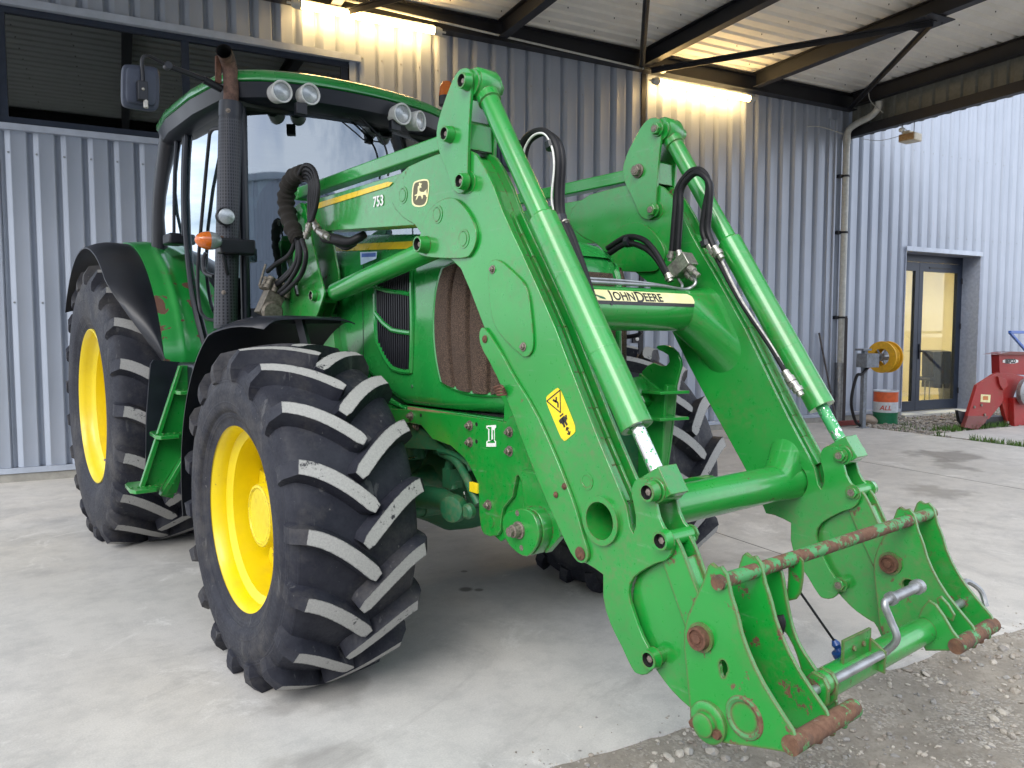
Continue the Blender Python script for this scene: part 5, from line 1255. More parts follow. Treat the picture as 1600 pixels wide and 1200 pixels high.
# finned side vents
sV0, sV1 = s_at_y(.10), s_at_y(-.205)
for mirr in (0, 1):
    cs_ = (sV0+sV1)/2; hs_ = (sV1-sV0)/2
    if mirr: cs_ = SL-cs_
    sg = -1 if mirr else 1
    def vz(s, y, cs_=cs_, hs_=hs_, sg=sg):
        x = sg*(s-cs_)/hs_; top = 1.68+.0*x; bot = 1.215-.03*x+.085*max(0, -x)**1.5; return (top+bot)/2+(top-bot)/2*y
    f = patch(cs_, 1.4, hs_, .2, .002, e=.16, fnz=vz)
    bm = nb(); grid(bm, f, 10, 24); vt = obj('side_vent', bm, M['dark'], hood, smooth=60)
    bm = nb()
    for i in range(1, 16):
        u = i/16; P = [f(u, v) for v in [.02+.96*k/8 for k in range(9)]]
        pipe(bm, [p+nrm(cs_)*.004 for p in P], .0038, 5)
    obj('vent_fins', bm, M['black'], vt)
    bm = nb(); border(patch(cs_, 1.4, hs_*1.04, .2, .004, e=.16, fnz=lambda s, y: vz(s, y*1.02)), bm, .011)
    for z in (1.375, 1.545):
        P = [f(u, (z-1.21)/.47) for u in (0, .25, .5, .75, 1)]; pipe(bm, [p+nrm(cs_)*.005 for p in P], .011, 8)
    obj('vent_surround', bm, M['green_hood'], hood)
# yellow stripe and gap lines
for mirr in (0, 1):
    T_ = (lambda s: SL-s) if mirr else (lambda s: s)
    a, b_ = s_at_y(.62), s_at_y(-.32)
    bm = nb(); grid(bm, lambda u, v: hood_pt(T_(a+(b_-a)*u), 1.812-.062*u-.034*(1-v), .0015), 24, 3); obj('hood_stripe', bm, M['stripe'], hood, smooth=60)
    a, b_ = s_at_y(.30), s_at_y(.26)
    bm = nb(); grid(bm, lambda u, v: hood_pt(T_(s_at_y(.235-.0+.10*(1-v)**2*0)+.006*u), 1.19+.60*v, .0008), 1, 16); obj('panel_gap', bm, M['decal_black'], hood, smooth=0)
    bm = nb(); cyl(bm, hood_pt(T_(s_at_y(-.06)), 1.27, .0), hood_pt(T_(s_at_y(-.06)), 1.27, .002), .008, 10) if False else lathe(bm, hood_pt(T_(s_at_y(-.20)), 1.14, .0), nrm(T_(s_at_y(-.2))), [(0, .008), (.004, .006)], 10); obj('hood_button', bm, M['green_dark'], hood)
g = onx(575, 405, -.375); bm = nb(); px_(bm, yz(-.378, [(563,394),(589,393),(588,404),(564,414)]), -.379, -.3775); st = obj('service_sticker', bm, plain('pale_blue_sticker', (.45, .58, .75), .4), hood, smooth=0)
bm = nb(); px_(bm, yz(-.380, [(565,396),(587,395),(587,401),(565,402)]), -.3805, -.380); obj('sticker_print', bm, plain('blue_print', (.05, .12, .4), .5), st, smooth=0)
# front visor over the nose, dark lamps strip
bm = nb(); grid(bm, lambda u, v: hood_pt(SL*.5+(u-.5)*.62, ztop(-.85)-.048+.040*v, .012-.004*v), 16, 2); obj('nose_visor', bm, M['green_hood'], hood)
bm = nb(); grid(bm, lambda u, v: hood_pt(SL*.5+(u-.5)*.26, 1.12+.48*v, .006), 10, 12); obj('nose_grille', bm, M['screen'], hood)

# --- chassis below the hood
bm = nb()
for sx in (1, -1):
    X = (lambda x: x) if sx == 1 else mir
    px_(bm, [(1.2, 1.18), (.3, 1.18), (.15, 1.05), (-.80, 1.05), (-.80, 1.03), (.1, 1.02), (.3, .96), (1.2, .80)], X(-.34), X(-.30))
    for k in range(5):
        P = [V((X(-.345), .56-.0*k, 1.20-.022*k)), V((X(-.345), .34-.015*k, 1.20-.024*k)), V((X(-.345), .20-.03*k, 1.14-.018*k)), V((X(-.345), .08-.05*k, 1.085-.012*k))]
        pipe(bm, crom(P, 5), .008, 6)
obj('side_skirt', bm, M['green_hood'], TR_, bevel=.003)
bm = nb()
box(bm, (XC-.26, -.80, .90), (XC+.26, .9, 1.07)); box(bm, (XC-.22, .3, .55), (XC+.22, 2.4, 1.30)); box(bm, (XC-.30, .9, .62), (XC+.30, 1.6, 1.15)); box(bm, (XC-.24, 1.6, .62), (XC+.24, 2.9, 1.2))
obj('engine_block', bm, M['green_dark'], TR_, bevel=.02)
bm = nb(); box(bm, (XC-.31, -.75, 1.035), (XC+.31, -.15, 1.052)); box(bm, (XC-.33, -.78, 1.018), (XC+.33, .1, 1.030), 1); obj('hood_gap_rail', bm, [M['decal_black'], M['rust']], TR_)
bm = nb(); bar(bm, (-.352, -.15, 1.040), (-.352, -.80, 1.036), .01, .018); obj('wood_shim', bm, plain('rusty_tan_strip', (.30, .18, .10), .8), TR_)
# loader bracket plates
def bracket(S):
    X = (lambda x: x) if S == 0 else mir
    BR = yz(-.365, [(600,640),(610,638),(640,640),(720,648),(792,659),(800,650),(830,650),(842,700),(842,760),(836,792),(826,770),(812,742),(809,744),(803,776),(796,784),(788,794),(785,812),(784,828),(779,836),(768,838),(758,834),(754,826),(751,805),(750,770),(748,752),(740,736),(728,716),(706,696),(678,686),(668,674),(660,664),(640,660),(620,668),(600,690)])
    if S: BR = [(max(y, -.80), z) for y, z in BR]
    bm = nb(); px_(bm, BR, X(-.372), X(-.356)); br_ = obj('loader_bracket', bm, M['green_worn'], TR_, bevel=.0025)
    bm = nb()
    for a, b_ in ((641,650),(653,665),(733,665),(733,691),(795,675),(795,705),(762,789)):
        if a in (653,): g = onx(a, b_, -.34); hexbolt(bm, (X(-.345), g.y, g.z), (-1 if S == 0 else 1, 0, 0), .014, .014, 0); continue
        g = onx(a, b_, -.376); hexbolt(bm, (X(-.372), g.y, g.z), (-1 if S == 0 else 1, 0, 0), .0135, .016, 0)
    obj('bracket_bolts', bm, M['bolt'], br_)['kind'] = 'stuff'
    bm = nb()
    for a, b_ in ((657,649),(744,663),(744,690)):
        g = onx(a, b_, -.374); lathe(bm, (X(-.372), g.y, g.z), (-1 if S == 0 else 1, 0, 0), [(0, .008), (.0008, .008)], 12)
    obj('empty_holes', bm, M['decal_black'], br_)
    if S == 0:
        lb = (lambda pts: yz(-.3735, pts))
        bm = nb(); px_(bm, lb([(760,665),(775,664),(775,668),(773,670),(773,688),(775,690),(775,698),(760,698),(760,690),(763,688),(763,671),(760,669)]), -.3738, -.3728); em = obj('white_emblem', bm, M['decal_white'], br_, smooth=0)
        bm = nb(); px_(bm, lb([(762,667),(768,667),(768,688),(765,688),(765,670),(762,669)]), -.3745, -.3739); px_(bm, lb([(770,672),(772,672),(772,688),(762,690),(762,692),(773.5,692),(773.5,690.5),(770.5,686)]), -.3745, -.3739); obj('emblem_strokes', bm, M['green'], em, smooth=0)
        bm = nb(); g = onx(767, 815, -.372); lathe(bm, (-.372, g.y, g.z), (-1, 0, 0), [(0, .030), (.002, .03), (.002, .02)], 20) if False else None
        px_(bm, circ((g.y, g.z), .022, 20), -.3745, -.372); obj('lug_boss', bm, M['green_worn'], br_)
bracket(0); bracket(1)
bm = nb(); px_(bm, yz(-.33, [(604,652),(640,655),(660,668),(690,694),(700,704),(640,700),(604,690)]), -.338, -.322); obj('rear_frame_rail', bm, M['green_dark'], TR_, bevel=.002)
# front axle
bm = nb()
lathe(bm, (XC-.60, 0, .62), (1, 0, 0), [(0, .10), (.10, .105), (.14, .085), (.30, .085), (.40, .13), (.50, .185), (.62, .195), (.72, .185), (.80, .13), (.90, .085), (1.06, .085), (1.10, .105), (1.20, .10)], 28)
lathe(bm, (XC-.03, .05, .68), (0, -1, .02), [(0, .18), (.15, .17), (.24, .12), (.30, .07)], 24)
for sx in (-1, 1):
    lathe(bm, (XC+sx*.60, 0, .45), (0, 0, 1), [(0, .06), (.05, .085), (.32, .085), (.37, .06)], 20); lathe(bm, (XC+sx*.58, 0, .634), (sx, 0, 0), [(0, .14), (.12, .16), (.25, .16)], 24)
lathe(bm, (XC-.28, -.02, .80), (0, 0, 1), [(0, .055), (.05, .05), (.08, .045), (.12, .04)], 18); lathe(bm, (XC-.17, -.10, .82), (0, 0, 1), [(0, .05), (.1, .05)], 16)
obj('front_axle', bm, M['green_dark'], TR_, smooth=40)
bm = nb(); a = onx(690, 770, -.38); 
cyl(bm, (-.56, -.16, .60), (-.30, -.17, .60), .032, 18); cyl(bm, (-.30, -.17, .60), (.36, -.17, .60), .038, 18); lathe(bm, (-.60, -.16, .60), (1, 0, 0), [(0, .03), (.012, .045), (.05, .045), (.06, .03)], 18)
obj('steering_cylinder', bm, M['green_dark'], TR_)
g1, g2, g3 = onx(730, 770, -.36), onx(705, 735, -.34), onx(735, 785, -.36)
bm = nb()
pipe(bm, crom([onx(690, 708, -.30), onx(712, 720, -.33), onx(728, 745, -.35), onx(738, 768, -.36), onx(748, 788, -.36)], 6), .017, 10)
pipe(bm, crom([onx(705, 712, -.28), onx(702, 735, -.28), onx(708, 765, -.28)], 6), .020, 12); box(bm, tuple(onx(707, 750, -.27)-V((.03, .03, .03))), tuple(onx(707, 750, -.27)+V((.03, .03, .05))))
lathe(bm, onx(716, 792, -.40), (-1, -.4, 0), [(0, .045), (.02, .055), (.05, .05), (.055, .03), (.055, 0)], 20); lathe(bm, onx(735, 798, -.39), (-1, -.2, 0), [(0, .03), (.02, .03), (.03, .02), (.03, 0)], 14)
pipe(bm, [onx(650, 775, -.36), onx(690, 780, -.37), onx(716, 792, -.38)], lambda t: .05-.012*t, 16); pipe(bm, crom([onx(686, 704, -.33), onx(705, 708, -.33), onx(730, 722, -.33), onx(736, 735, -.33)], 5), .012, 8)
obj('axle_support', bm, M['green_dark'], TR_, smooth=40)
bm = nb(); g = onx(739, 762, -.375); box(bm, (g.x-.004, g.y-.032, g.z-.018), (g.x+.01, g.y+.02, g.z+.02)); obj('yellow_tag', bm, M['decal_yellow'], TR_, bevel=.002)
bm = nb(); cyl(bm, onx(726, 768, -.37), onx(727, 782, -.37), .006, 10); cyl(bm, onx(640, 716, -.35), onx(650, 715, -.35), .006, 8); obj('grease_nipple', bm, M['chrome'], TR_)
# front linkage: pivot hubs and folded lower links with hooks
def linkage(S):
    X = (lambda x: x) if S == 0 else mir
    out = -1 if S == 0 else 1
    g = onx(812, 828, -.46)
    bm = nb(); kp = chaikin(yz(-.455, [(787,812),(792,800),(812,794),(828,796),(838,806),(845,830),(842,850),(832,866),(822,870),(808,862),(795,848),(788,830)]), 1)
    px_(bm, kp, X(-.462), X(-.452)); px_(bm, off(kp, .006), X(-.452), X(-.440)); px_(bm, kp, X(-.440), X(-.39))
    if S == 0: px_(bm, yz(-.42, [(806,735),(850,745),(862,800),(868,840),(846,866),(818,850),(812,800)]), X(-.40), X(-.372))
    hb_ = obj('linkage_hub', bm, M['green_worn'], TR_, bevel=.003)
    bm = nb(); lathe(bm, (X(-.462), g.y, g.z), (out, 0, 0), [(0, .030), (.006, .030), (.008, .024), (.030, .022), (.032, .016), (.045, .016)], 6 if False else 14)
    for dy, dz in ((.01, .055), (-.012, -.058)): lathe(bm, (X(-.462), g.y+dy, g.z+dz), (out, 0, 0), [(0, .010), (.0010, .010)], 12)
    obj('hub_bolt', bm, M['bolt'], hb_)
    HK = [(1002,590),(1003,580),(1012,571),(1020,567),(1033,572),(1041,571),(1046,565),(1044,555),(1036,550),(1029,547),(1025,543),(1027,540),(1038,539),(1050,543),(1058,551),(1063,562),(1064,572),(1060,586),(1056,602),(1053,640),(1046,700),(1040,740),(1036,780),(1000,800),(985,790),(990,740),(1002,700),(1006,650),(1008,615),(1001,604)]
    hk = yz(.40, HK)
    bm = nb(); px_(bm, hk, mir(X(.40)) if S == 0 else .40, mir(X(.414)) if S == 0 else .414)
    px_(bm, [(y, z) for y, z in yz(.40, [(1050,600),(1056,602),(1053,640),(1046,700),(1040,740),(1034,740),(1040,700),(1046,640)])], (mir(.40-.05) if S == 0 else .35), (mir(.40) if S == 0 else .40)) 
    obj('lower_link', bm, M['green'], TR_, bevel=.003)
    bm = nb(); xa_, xb_ = (.26, .40) if S == 1 else (mir(.40), mir(.26))
    for z in (1.125, 1.02): 
        g2 = ony(1010, 632, -.95)
        prism(bm, [(xa_, -.93, z), (xb_, -.93, z), (xb_, -1.06, z), (xa_, -1.03, z)], (0, 0, 0), (0, 0, .012))
    px_(bm, [(-.86, 1.2), (-.86, .7), (-.98, .7), (-1.0, 1.12)], (xa_+xb_)/2-.008, (xa_+xb_)/2+.008)
    obj('link_rib', bm, M['green'], TR_, bevel=.002)
linkage(0); linkage(1)
bm = nb(); g = onx(1005, 615, .30); lathe(bm, g+V((0, .06, .05)), (0, -.45, -1), [(0, .045), (.02, .055), (.11, .055), (.12, .04)], 22); obj('lift_ram', bm, M['green'], TR_)
bm = nb(); box(bm, (XC-.33, -.86, .62), (XC+.33, -.80, 1.03)); cyl(bm, (XC-.40, -.90, .67), (XC+.40, -.90, .67), .045, 18); obj('linkage_carrier', bm, M['green_dark'], TR_, bevel=.01)
# --- front fenders
def arcband(bm, yc, zc, prof, phs, xin, xout, thick, X, nx=8):
    """band round a wheel: prof(u)-> radius offset across width u (0 inner,1 outer); phs list of angle; xin/xout functions of fraction"""
    n = len(phs)-1
    def P(i, j, o):
        t = i/n; u = j/nx; x = xin(t)+(xout(t)-xin(t))*u; r = prof(u, t)+o; a = phs[i]
        return (X(x), yc-r*math.cos(a), zc+r*math.sin(a))
    A = [[bm.verts.new(P(i, j, 0)) for j in range(nx+1)] for i in range(n+1)]; B = [[bm.verts.new(P(i, j, -thick)) for j in range(nx+1)] for i in range(n+1)]
    for i in range(n):
        for j in range(nx):
            face(bm, [A[i][j], A[i+1][j], A[i+1][j+1], A[i][j+1]]); face(bm, [B[i][j], B[i][j+1], B[i+1][j+1], B[i+1][j]])
        face(bm, [A[i][0], B[i][0], B[i+1][0], A[i+1][0]]); face(bm, [A[i][nx], A[i+1][nx], B[i+1][nx], B[i][nx]])
    for j in range(nx):
        face(bm, [A[0][j], A[0][j+1], B[0][j+1], B[0][j]]); face(bm, [A[n][j], B[n][j], B[n][j+1], A[n][j+1]])
def ff(S):
    X = (lambda x: x) if S == 0 else mir
    bm = nb(); ph = [R(98+92*i/36) for i in range(37)]
    pf = lambda u, t: .825-.035*max(0, (u-.82)/.18)**2-.012*max(0, (.1-u)/.1)-.03*max(0, (.10-t)/.10)**2+.01*math.sin(u*PI)
    arcband(bm, 0, .634, pf, ph, lambda t: -.47, lambda t: -1.045+.16*max(0, 1-t/.16)**1.3, .006, X, 16)
    f = obj('front_fender', bm, M['fender'], TR_, smooth=50)
    bm = nb(); bar(bm, (X(-.70), .18, .634+.80), (X(-.60), .10, .9), .05, .03); bar(bm, (X(-.9), .2, .634+.785), (X(-.5), .2, .634+.79), .03, .03); obj('fender_stay', bm, M['black'], f)
ff(0); ff(1)
# --- rear fenders
def rf(S):
    X = (lambda x: x) if S == 0 else mir
    bm = nb(); ph = [R(17+125*i/48) for i in range(49)]
    xo = lambda t: -1.115+.235*max(0, 1-t*125/34)**1.5
    pf = lambda u, t: 1.075-.05*max(0, (u-.35)/.65)**2+.01*u
    arcband(bm, 2.672, .885, pf, ph, lambda t: -.865-.02*(1-t), xo, .008, X, 12); f = obj('rear_fender', bm, M['fender'], TR_, smooth=50)
    bm = nb(); ph = [R(14+100*i/40) for i in range(41)]
    pf = lambda u, t: 1.085+.012*math.sin(u*PI)+.022*math.exp(-((u-.62)/.07)**2)*min(1, t*4)*max(0, 1-t*1.3)-.04*max(0, (.06-t)/.06)
    arcband(bm, 2.672, .885, pf, ph, lambda t: -.60, lambda t: -.872-.02*(1-t), .012, X, 22); obj('fender_panel', bm, M['green_panel'], f, smooth=50)
    # inner side wall
    bm = nb(); pts = [(2.672-1.07*math.cos(R(a)), .885+1.07*math.sin(R(a))) for a in range(14, 150, 4)]+[(3.3, 1.1), (2.6, 1.0), (1.8, 1.0)]
    px_(bm, pts, X(-.60), X(-.585)); obj('inner_panel', bm, M['fender'], f)
def panel_mat():
    t = NT('chipped_green_panel'); n2 = t.noise(30, 5, .7)
    c = t.mix(t.ramp(t.noise(2, 4), .3, .7), (.013, .28, .045), (.02, .36, .06)); k = t.noise(9.5, 3, .55, dist=.5); m = t.ramp(k, .60, .612)
    lo = t.n('ShaderNodeSeparateXYZ'); t.l(t.tc.outputs['Position'], lo.inputs[0]); m = t.math('MULTIPLY', m, t.ramp(lo.outputs['Z'], 1.75, 1.68))
    c = t.mix(m, c, (.16, .075, .05)); t.set(Base_Color=c, Roughness=t.ramp(m, 0, 1, .3, .8), Coat_Weight=.5, Coat_Roughness=.12); t.bump(t.math('SUBTRACT', n2, t.math('MULTIPLY', m, 3)), .1, .002); return t.m
M['green_panel'] = panel_mat()
rf(0); rf(1)
# --- fuel tank and steps
bm = nb(); tk = [(1.25, 1.20), (2.0, 1.20), (1.95, .60), (1.85, .42), (1.25, .42)]; 
px_(bm, chaikin(tk, 1, k=.1), -.83, -.30); obj('fuel_tank', bm, M['fender'], TR_, bevel=.02)
bm = nb(); px_(bm, chaikin(tk, 1, k=.1), mir(-.83), mir(-.30)); obj('fuel_tank', bm, M['fender'], TR_, bevel=.02)
YS = 1.42
def onyy(pts, Y): return [tuple(ony(x, y, Y)) for x, y in pts]
bm = nb()
prism(bm, onyy([(280,571),(304,571),(303,640),(290,690),(283,714),(249,766),(217,765),(226,738),(243,686),(269,600)], YS), (0, 0, 0), (0, .010, 0)); prism(bm, onyy([(283,712),(290,712),(256,772),(247,772)], YS), (0, -.05, 0), (0, 0, 0)); prism(bm, onyy([(290,712),(300,720),(284,775),(262,780),(256,772)], YS), (0, .10, 0), (0, .105, 0))
prism(bm, onyy([(278,571),(284,571),(224,762),(216,762)], YS), (0, -.03, 0), (0, 0, 0))
stp = obj('cab_steps', bm, M['green_worn'], TR_, bevel=.0025)
for (x0, x1, y) in ((276, 300, 614), (243, 284, 684), (203, 250, 769)):
    a, b_ = ony(x0, y, YS-.10), ony(x1, y, YS-.10); bm = nb()
    prism(bm, chaikin([(a.x, YS-.13, a.z), (b_.x, YS-.13, a.z), (b_.x, YS+.14, a.z), (a.x+.02, YS+.14, a.z)], 1, k=.15), (0, 0, -.010), (0, 0, .010))
    for i in range(8): lathe(bm, (a.x+.02+.03*i, YS-.05, a.z+.01), (0, 0, 1), [(0, .009), (.005, .007)], 8)
    obj('tread', bm, M['green_worn'], stp, bevel=.003)
bm = nb(); prism(bm, onyy([(304,700),(290,690),(258,766),(262,782),(282,786)], YS), (0, .15, 0), (0, .16, 0)); obj('step_back', bm, M['green_worn'], stp)
# --- cab
PA = V((-.600, 1.13, 0)); PB = V((-.735, 2.40, 0)); side_n = V(((PB-PA).y, -(PB-PA).x, 0)).normalized()
def onside(x, y, o=0): 
    n = side_n; return onpl(x, y, PA-n*-0+n*o, n) if False else onpl(x, y, PA+(n if n.x < 0 else -n)*o, n)
def sidept(t, z, S=0, o=0.0):   # t: 0 front .. 1 rear
    p = PA.lerp(PB, t); n = side_n if side_n.x < 0 else -side_n; q = p+n*o; x = q.x if S == 0 else mir(q.x); return V((x, q.y, z))
def wsx(u, z): # windscreen: u 0..1 across
    x = -.60+(mir(-.60)+.60)*u; bow = .14*(1-(2*u-1)**2); lean = .06*(z-1.5)/1.1
    return V((x, 1.13-bow+lean, z))
WSB, WST = 1.50, 2.60
bm = nb(); grid(bm, lambda u, v: wsx(.015+.97*u, WSB+.0+(WST-WSB+.03)*v), 24, 12)
obj('windscreen', bm, M['glass'], TR_, smooth=60)
# posts
for S in (0, 1):
    for t, w_ in ((0.0, .05), (1.0, .12)):
        pts = [sidept(t, z, S, .0) for z in (1.25, 1.6, 2.0, 2.35, 2.64)]
        if t == 1.0:
            g0, g1 = onside(266, 215), onside(252, 372); tt = lambda q: (q.y-PA.y)/(PB.y-PA.y)
            pts = [sidept(tt(g1)+.02, 1.6, S), sidept(tt(g1), g1.z, S), sidept((tt(g1)+tt(g0))/2+.01, (g1.z+g0.z)/2, S, .01), sidept(tt(g0), g0.z+.02, S)]
        bm = nb(); pipe(bm, crom([tuple(p) for p in pts], 5), w_*.5, 12); obj('cab_post', bm, M['fender'], TR_)
def sgrid(x0y0, S, t0, t1, z0, z1, mat, name, o=0.0, parent=TR_, nu=6, nv=6, bow=.02):
    bm = nb(); grid(bm, lambda u, v: sidept(t0+(t1-t0)*u, z0(u)+(z1(u)-z0(u))*v if callable(z0) else z0+(z1-z0)*v, S, o+bow*math.sin(v*PI)), nu, nv); return obj(name, bm, mat, parent, smooth=60)
tq = lambda x, y: (onside(x, y).y-PA.y)/(PB.y-PA.y)
for S in (0, 1):
    tB = tq(298, 300); tC = tq(256, 300)
    sgrid(0, S, .03, tB, 1.32, 2.60, M['sideglass'], 'door_glass', bow=.03); sgrid(0, S, tB+.02, tC, 1.85, 2.58, M['sideglass'], 'rear_side_glass', bow=.03)
    bm = nb(); P = lambda t, z, o=.012: sidept(t, z, S, o)
    for pts, r_ in (([(tB+.0, 2.60), (tB+.01, 2.3), (tB+.0, 2.0), (tB-.04, 1.6), (tB-.12, 1.3)], .014), ([(.04, 2.60), (.03, 2.2), (.03, 1.8), (.06, 1.32)], .012), ([(tB+.12, 2.58), (tB+.13, 2.3), (tB+.14, 1.9)], .010), ([(tB+.03, 2.59), (tB+.035, 2.3), (tB+.03, 1.95)], .008)):
        pipe(bm, crom([tuple(P(a, b_, .012+.028*math.sin((b_-1.3)/1.3*PI))) for a, b_ in pts], 6), r_, 8)
    obj('door_frame', bm, M['fender'], TR_)
    bm = nb(); hr_ = [onside(345, 200, .05), onside(330, 205, .05), onside(325, 235, .05), onside(312, 380, .05), onside(309, 430, .05), onside(312, 480, .05), onside(322, 497, .05), onside(338, 501, .05)]
    if S: hr_ = [V((mir(p.x), p.y, p.z)) for p in hr_]
    pipe(bm, crom([tuple(p) for p in hr_], 6), .010, 10); obj('grab_rail', bm, M['black'], TR_)
    bm = nb(); dh = [onside(322, 395, .06), onside(318, 405, .07), onside(320, 425, .07), onside(334, 432, .06)]
    if S: dh = [V((mir(p.x), p.y, p.z)) for p in dh]
    pipe(bm, crom([tuple(p) for p in dh], 5), .013, 8); obj('door_handle', bm, M['black'], TR_)
    bm = nb(); g = onside(272, 374, .05); c = V((g.x if S == 0 else mir(g.x), g.y, g.z)); box(bm, (c.x-.05, c.y-.09, c.z-.035), (c.x+.05, c.y+.07, c.z+.03)); obj('fender_lamp', bm, M['black'], TR_, bevel=.012)
    # lower cab side
    bm = nb(); lo = [sidept(t, z, S, -.01) for t, z in ((0, 1.30), (.55, 1.30), (.55, 1.18), (0, 1.18))]; prism(bm, [tuple(p) for p in lo], (0, 0, 0), (.02 if S == 0 else -.02, 0, 0)); obj('cab_sill', bm, M['fender'], TR_)
bm = nb(); box(bm, (-.56, 1.0, 1.18), (mir(-.56), 2.4, 1.30)); prism(bm, [tuple(wsx(u, 1.5)) for u in (.02, .2, .35, .5, .65, .8, .98)]+[(mir(-.58), 1.3, 1.5), (-.58, 1.3, 1.5)], (0, 0, -.35), (0, 0, 0)); obj('cab_floor', bm, M['fender'], TR_)
# rear window and rear wall
bm = nb(); grid(bm, lambda u, v: V((-.70+(mir(-.70)+.70)*u, 2.42, 1.6+.98*v)), 2, 2); obj('rear_window', bm, M['glass'], TR_)
bm = nb(); box(bm, (-.70, 2.38, 1.1), (mir(-.70), 2.44, 1.75)); box(bm, (.30, 1.5, 1.3), (.62, 2.3, 1.85)); obj('cab_rear_wall', bm, M['fender'], TR_)
# roof
RL = 17
def roof_out(o, z, fr=0.0):
    P = []
    for i in range(13):                              # front edge, bowed
        u = i/12; x = -.66+(mir(-.66)+.66)*u; y = 1.04-.13*(1-(2*u-1)**2)+.05*abs(2*u-1)**6; P.append((x, y))
    P += [(mir(-.71), 1.18), (mir(-.76), 1.5), (mir(-.79), 1.9), (mir(-.77), 2.15), (mir(-.70), 2.32), (mir(-.5), 2.42)]
    P += [(-.5, 2.42), (-.70, 2.32), (-.77, 2.15), (-.79, 1.9), (-.76, 1.5), (-.71, 1.18)]
    c = V((XC, 1.7)); out = []
    for x, y in P:
        d = V((x, y))-c; k = 1-o/d.length; out.append((c.x+d.x*k, c.y+d.y*k, z(x, y) if callable(z) else z))
    return out
def drop(x, y): # roof side sags towards the rear
    return -.065*max(0, (y-1.3)/1.1)**1.3-.02*(abs(x-XC)/.8)**3
def roof_loft(levels, mats, name, parent=TR_):
    bm = nb(); rings = [[bm.verts.new(p) for p in roof_out(o, (lambda x, y, z=z: z+drop(x, y)))] for o, z in levels]; n = len(rings[0])
    for k in range(len(rings)-1):
        for i in range(n): face(bm, [rings[k][i], rings[k][(i+1) % n], rings[k+1][(i+1) % n], rings[k+1][i]])
    face(bm, rings[-1]); face(bm, rings[0][::-1]); return obj(name, bm, mats, parent, smooth=45)
roof_loft([(.12, 2.585), (.05, 2.592), (.02, 2.61), (.012, 2.65), (.006, 2.685), (.012, 2.69)], M['fender'], 'roof_band')
roof_loft([(.010, 2.688), (-.004, 2.694), (-.004, 2.716), (.012, 2.742), (.06, 2.765), (.25, 2.785), (.5, 2.79)], M['green_hood'], 'roof_top')
# visor with work lamps
def yfront(x):
    u = (x+.66)/(mir(-.66)+.66); return 1.04-.13*(1-(2*u-1)**2)+.05*abs(2*u-1)**6
for (x, y, rr_) in ((441,143,17.5),(485,147,17),(629,178,17),(657,189,16)):
    Y_ = 1.0
    for _ in range(20): g = ony(x, y, Y_); Y_ = yfront(g.x)-.045
    g = ony(x, y, Y_); k = (g-CAM).dot(FW)/FPX; r_ = rr_*k*.98
    ax_ = V((.06 if x < 550 else .10, -1, -.06)).normalized() if x < 640 else V((.55, -1, -.06)).normalized()
    bm = nb(); lathe(bm, g-ax_*.06, ax_, [(-.02, r_*.85), (.05, r_*.97), (.062, r_*1.0), (.066, r_*.95), (.063, r_*.84), (.050, r_*.80)], 32, caps=False); wl_ = obj('work_lamp', bm, plain('white_lamp_rim', (.72, .72, .70), .4), TR_)
    bm = nb(); lathe(bm, g-ax_*.006, ax_, [(0, r_*.83), (.006, r_*.6), (.009, 0)], 28, caps=False); obj('lens', bm, M['lens'], wl_)
for x, y in ((471,170),(618,196)):
    bm = nb()
    g = ony(x, y, .90); box(bm, (g.x-.03, g.y-.01, g.z-.03), (g.x+.03, g.y+.03, g.z+.03)); obj('visor_clip', bm, M['black'], TR_, bevel=.004)
# wiper, beacon
bm = nb(); pipe(bm, crom([tuple(ony(*p, 1.0)) for p in ((540,165),(575,195),(600,225),(608,262),(606,275))], 6), .006, 8); pipe(bm, [tuple(ony(545,182,1.0)), tuple(ony(580,212,1.0)), tuple(ony(612,215,1.0))], .004, 6); obj('wiper', bm, M['black'], TR_)
g = ony(698, 158, 1.55); bm = nb(); lathe(bm, g-V((0, 0, .03)), (0, 0, 1), [(0, .055), (.06, .055), (.12, .05), (.16, .03), (.17, 0)], 24, mis=[0, 1, 1, 1]); lathe(bm, g-V((0, 0, .16)), (0, 0, 1), [(0, .02), (.13, .02)], 10); obj('beacon', bm, [M['black'], M['amber']], TR_)
# interior
bm = nb(); sb = [tuple(p) for p in chaikin([(-.24, 1.75, 1.62), (-.28, 1.78, 2.10), (-.20, 1.80, 2.34), (-.02, 1.80, 2.38), (.16, 1.80, 2.34), (.24, 1.78, 2.10), (.22, 1.75, 1.62)], 2)]
prism(bm, sb, (0, 0, 0), (0, .12, 0)); box(bm, (-.24, 1.40, 1.50), (.24, 1.85, 1.64)); box(bm, (-.38, 1.5, 1.55), (-.27, 1.8, 1.80)); obj('seat', bm, M['seatfab'], TR_, bevel=.02)
bm = nb(); n_ = 28; c = V((.02, 1.32, 1.86)); u_ = V((1, 0, 0)); w_ = V((0, .75, .66)).normalized(); pipe(bm, [c+(u_*math.cos(2*PI*i/n_)+w_*math.sin(2*PI*i/n_))*.20 for i in range(n_+1)], .013, 8); cyl(bm, c, c+V((0, -.16, -.40)), .045, 14); bar(bm, c-u_*.19, c+u_*.19, .03, .015); obj('steering_wheel', bm, M['black'], TR_)
bm = nb(); box(bm, (-.62, 1.10, 2.56), (mir(-.62), 2.38, 2.585)); obj('headliner', bm, M['seatfab'], TR_)
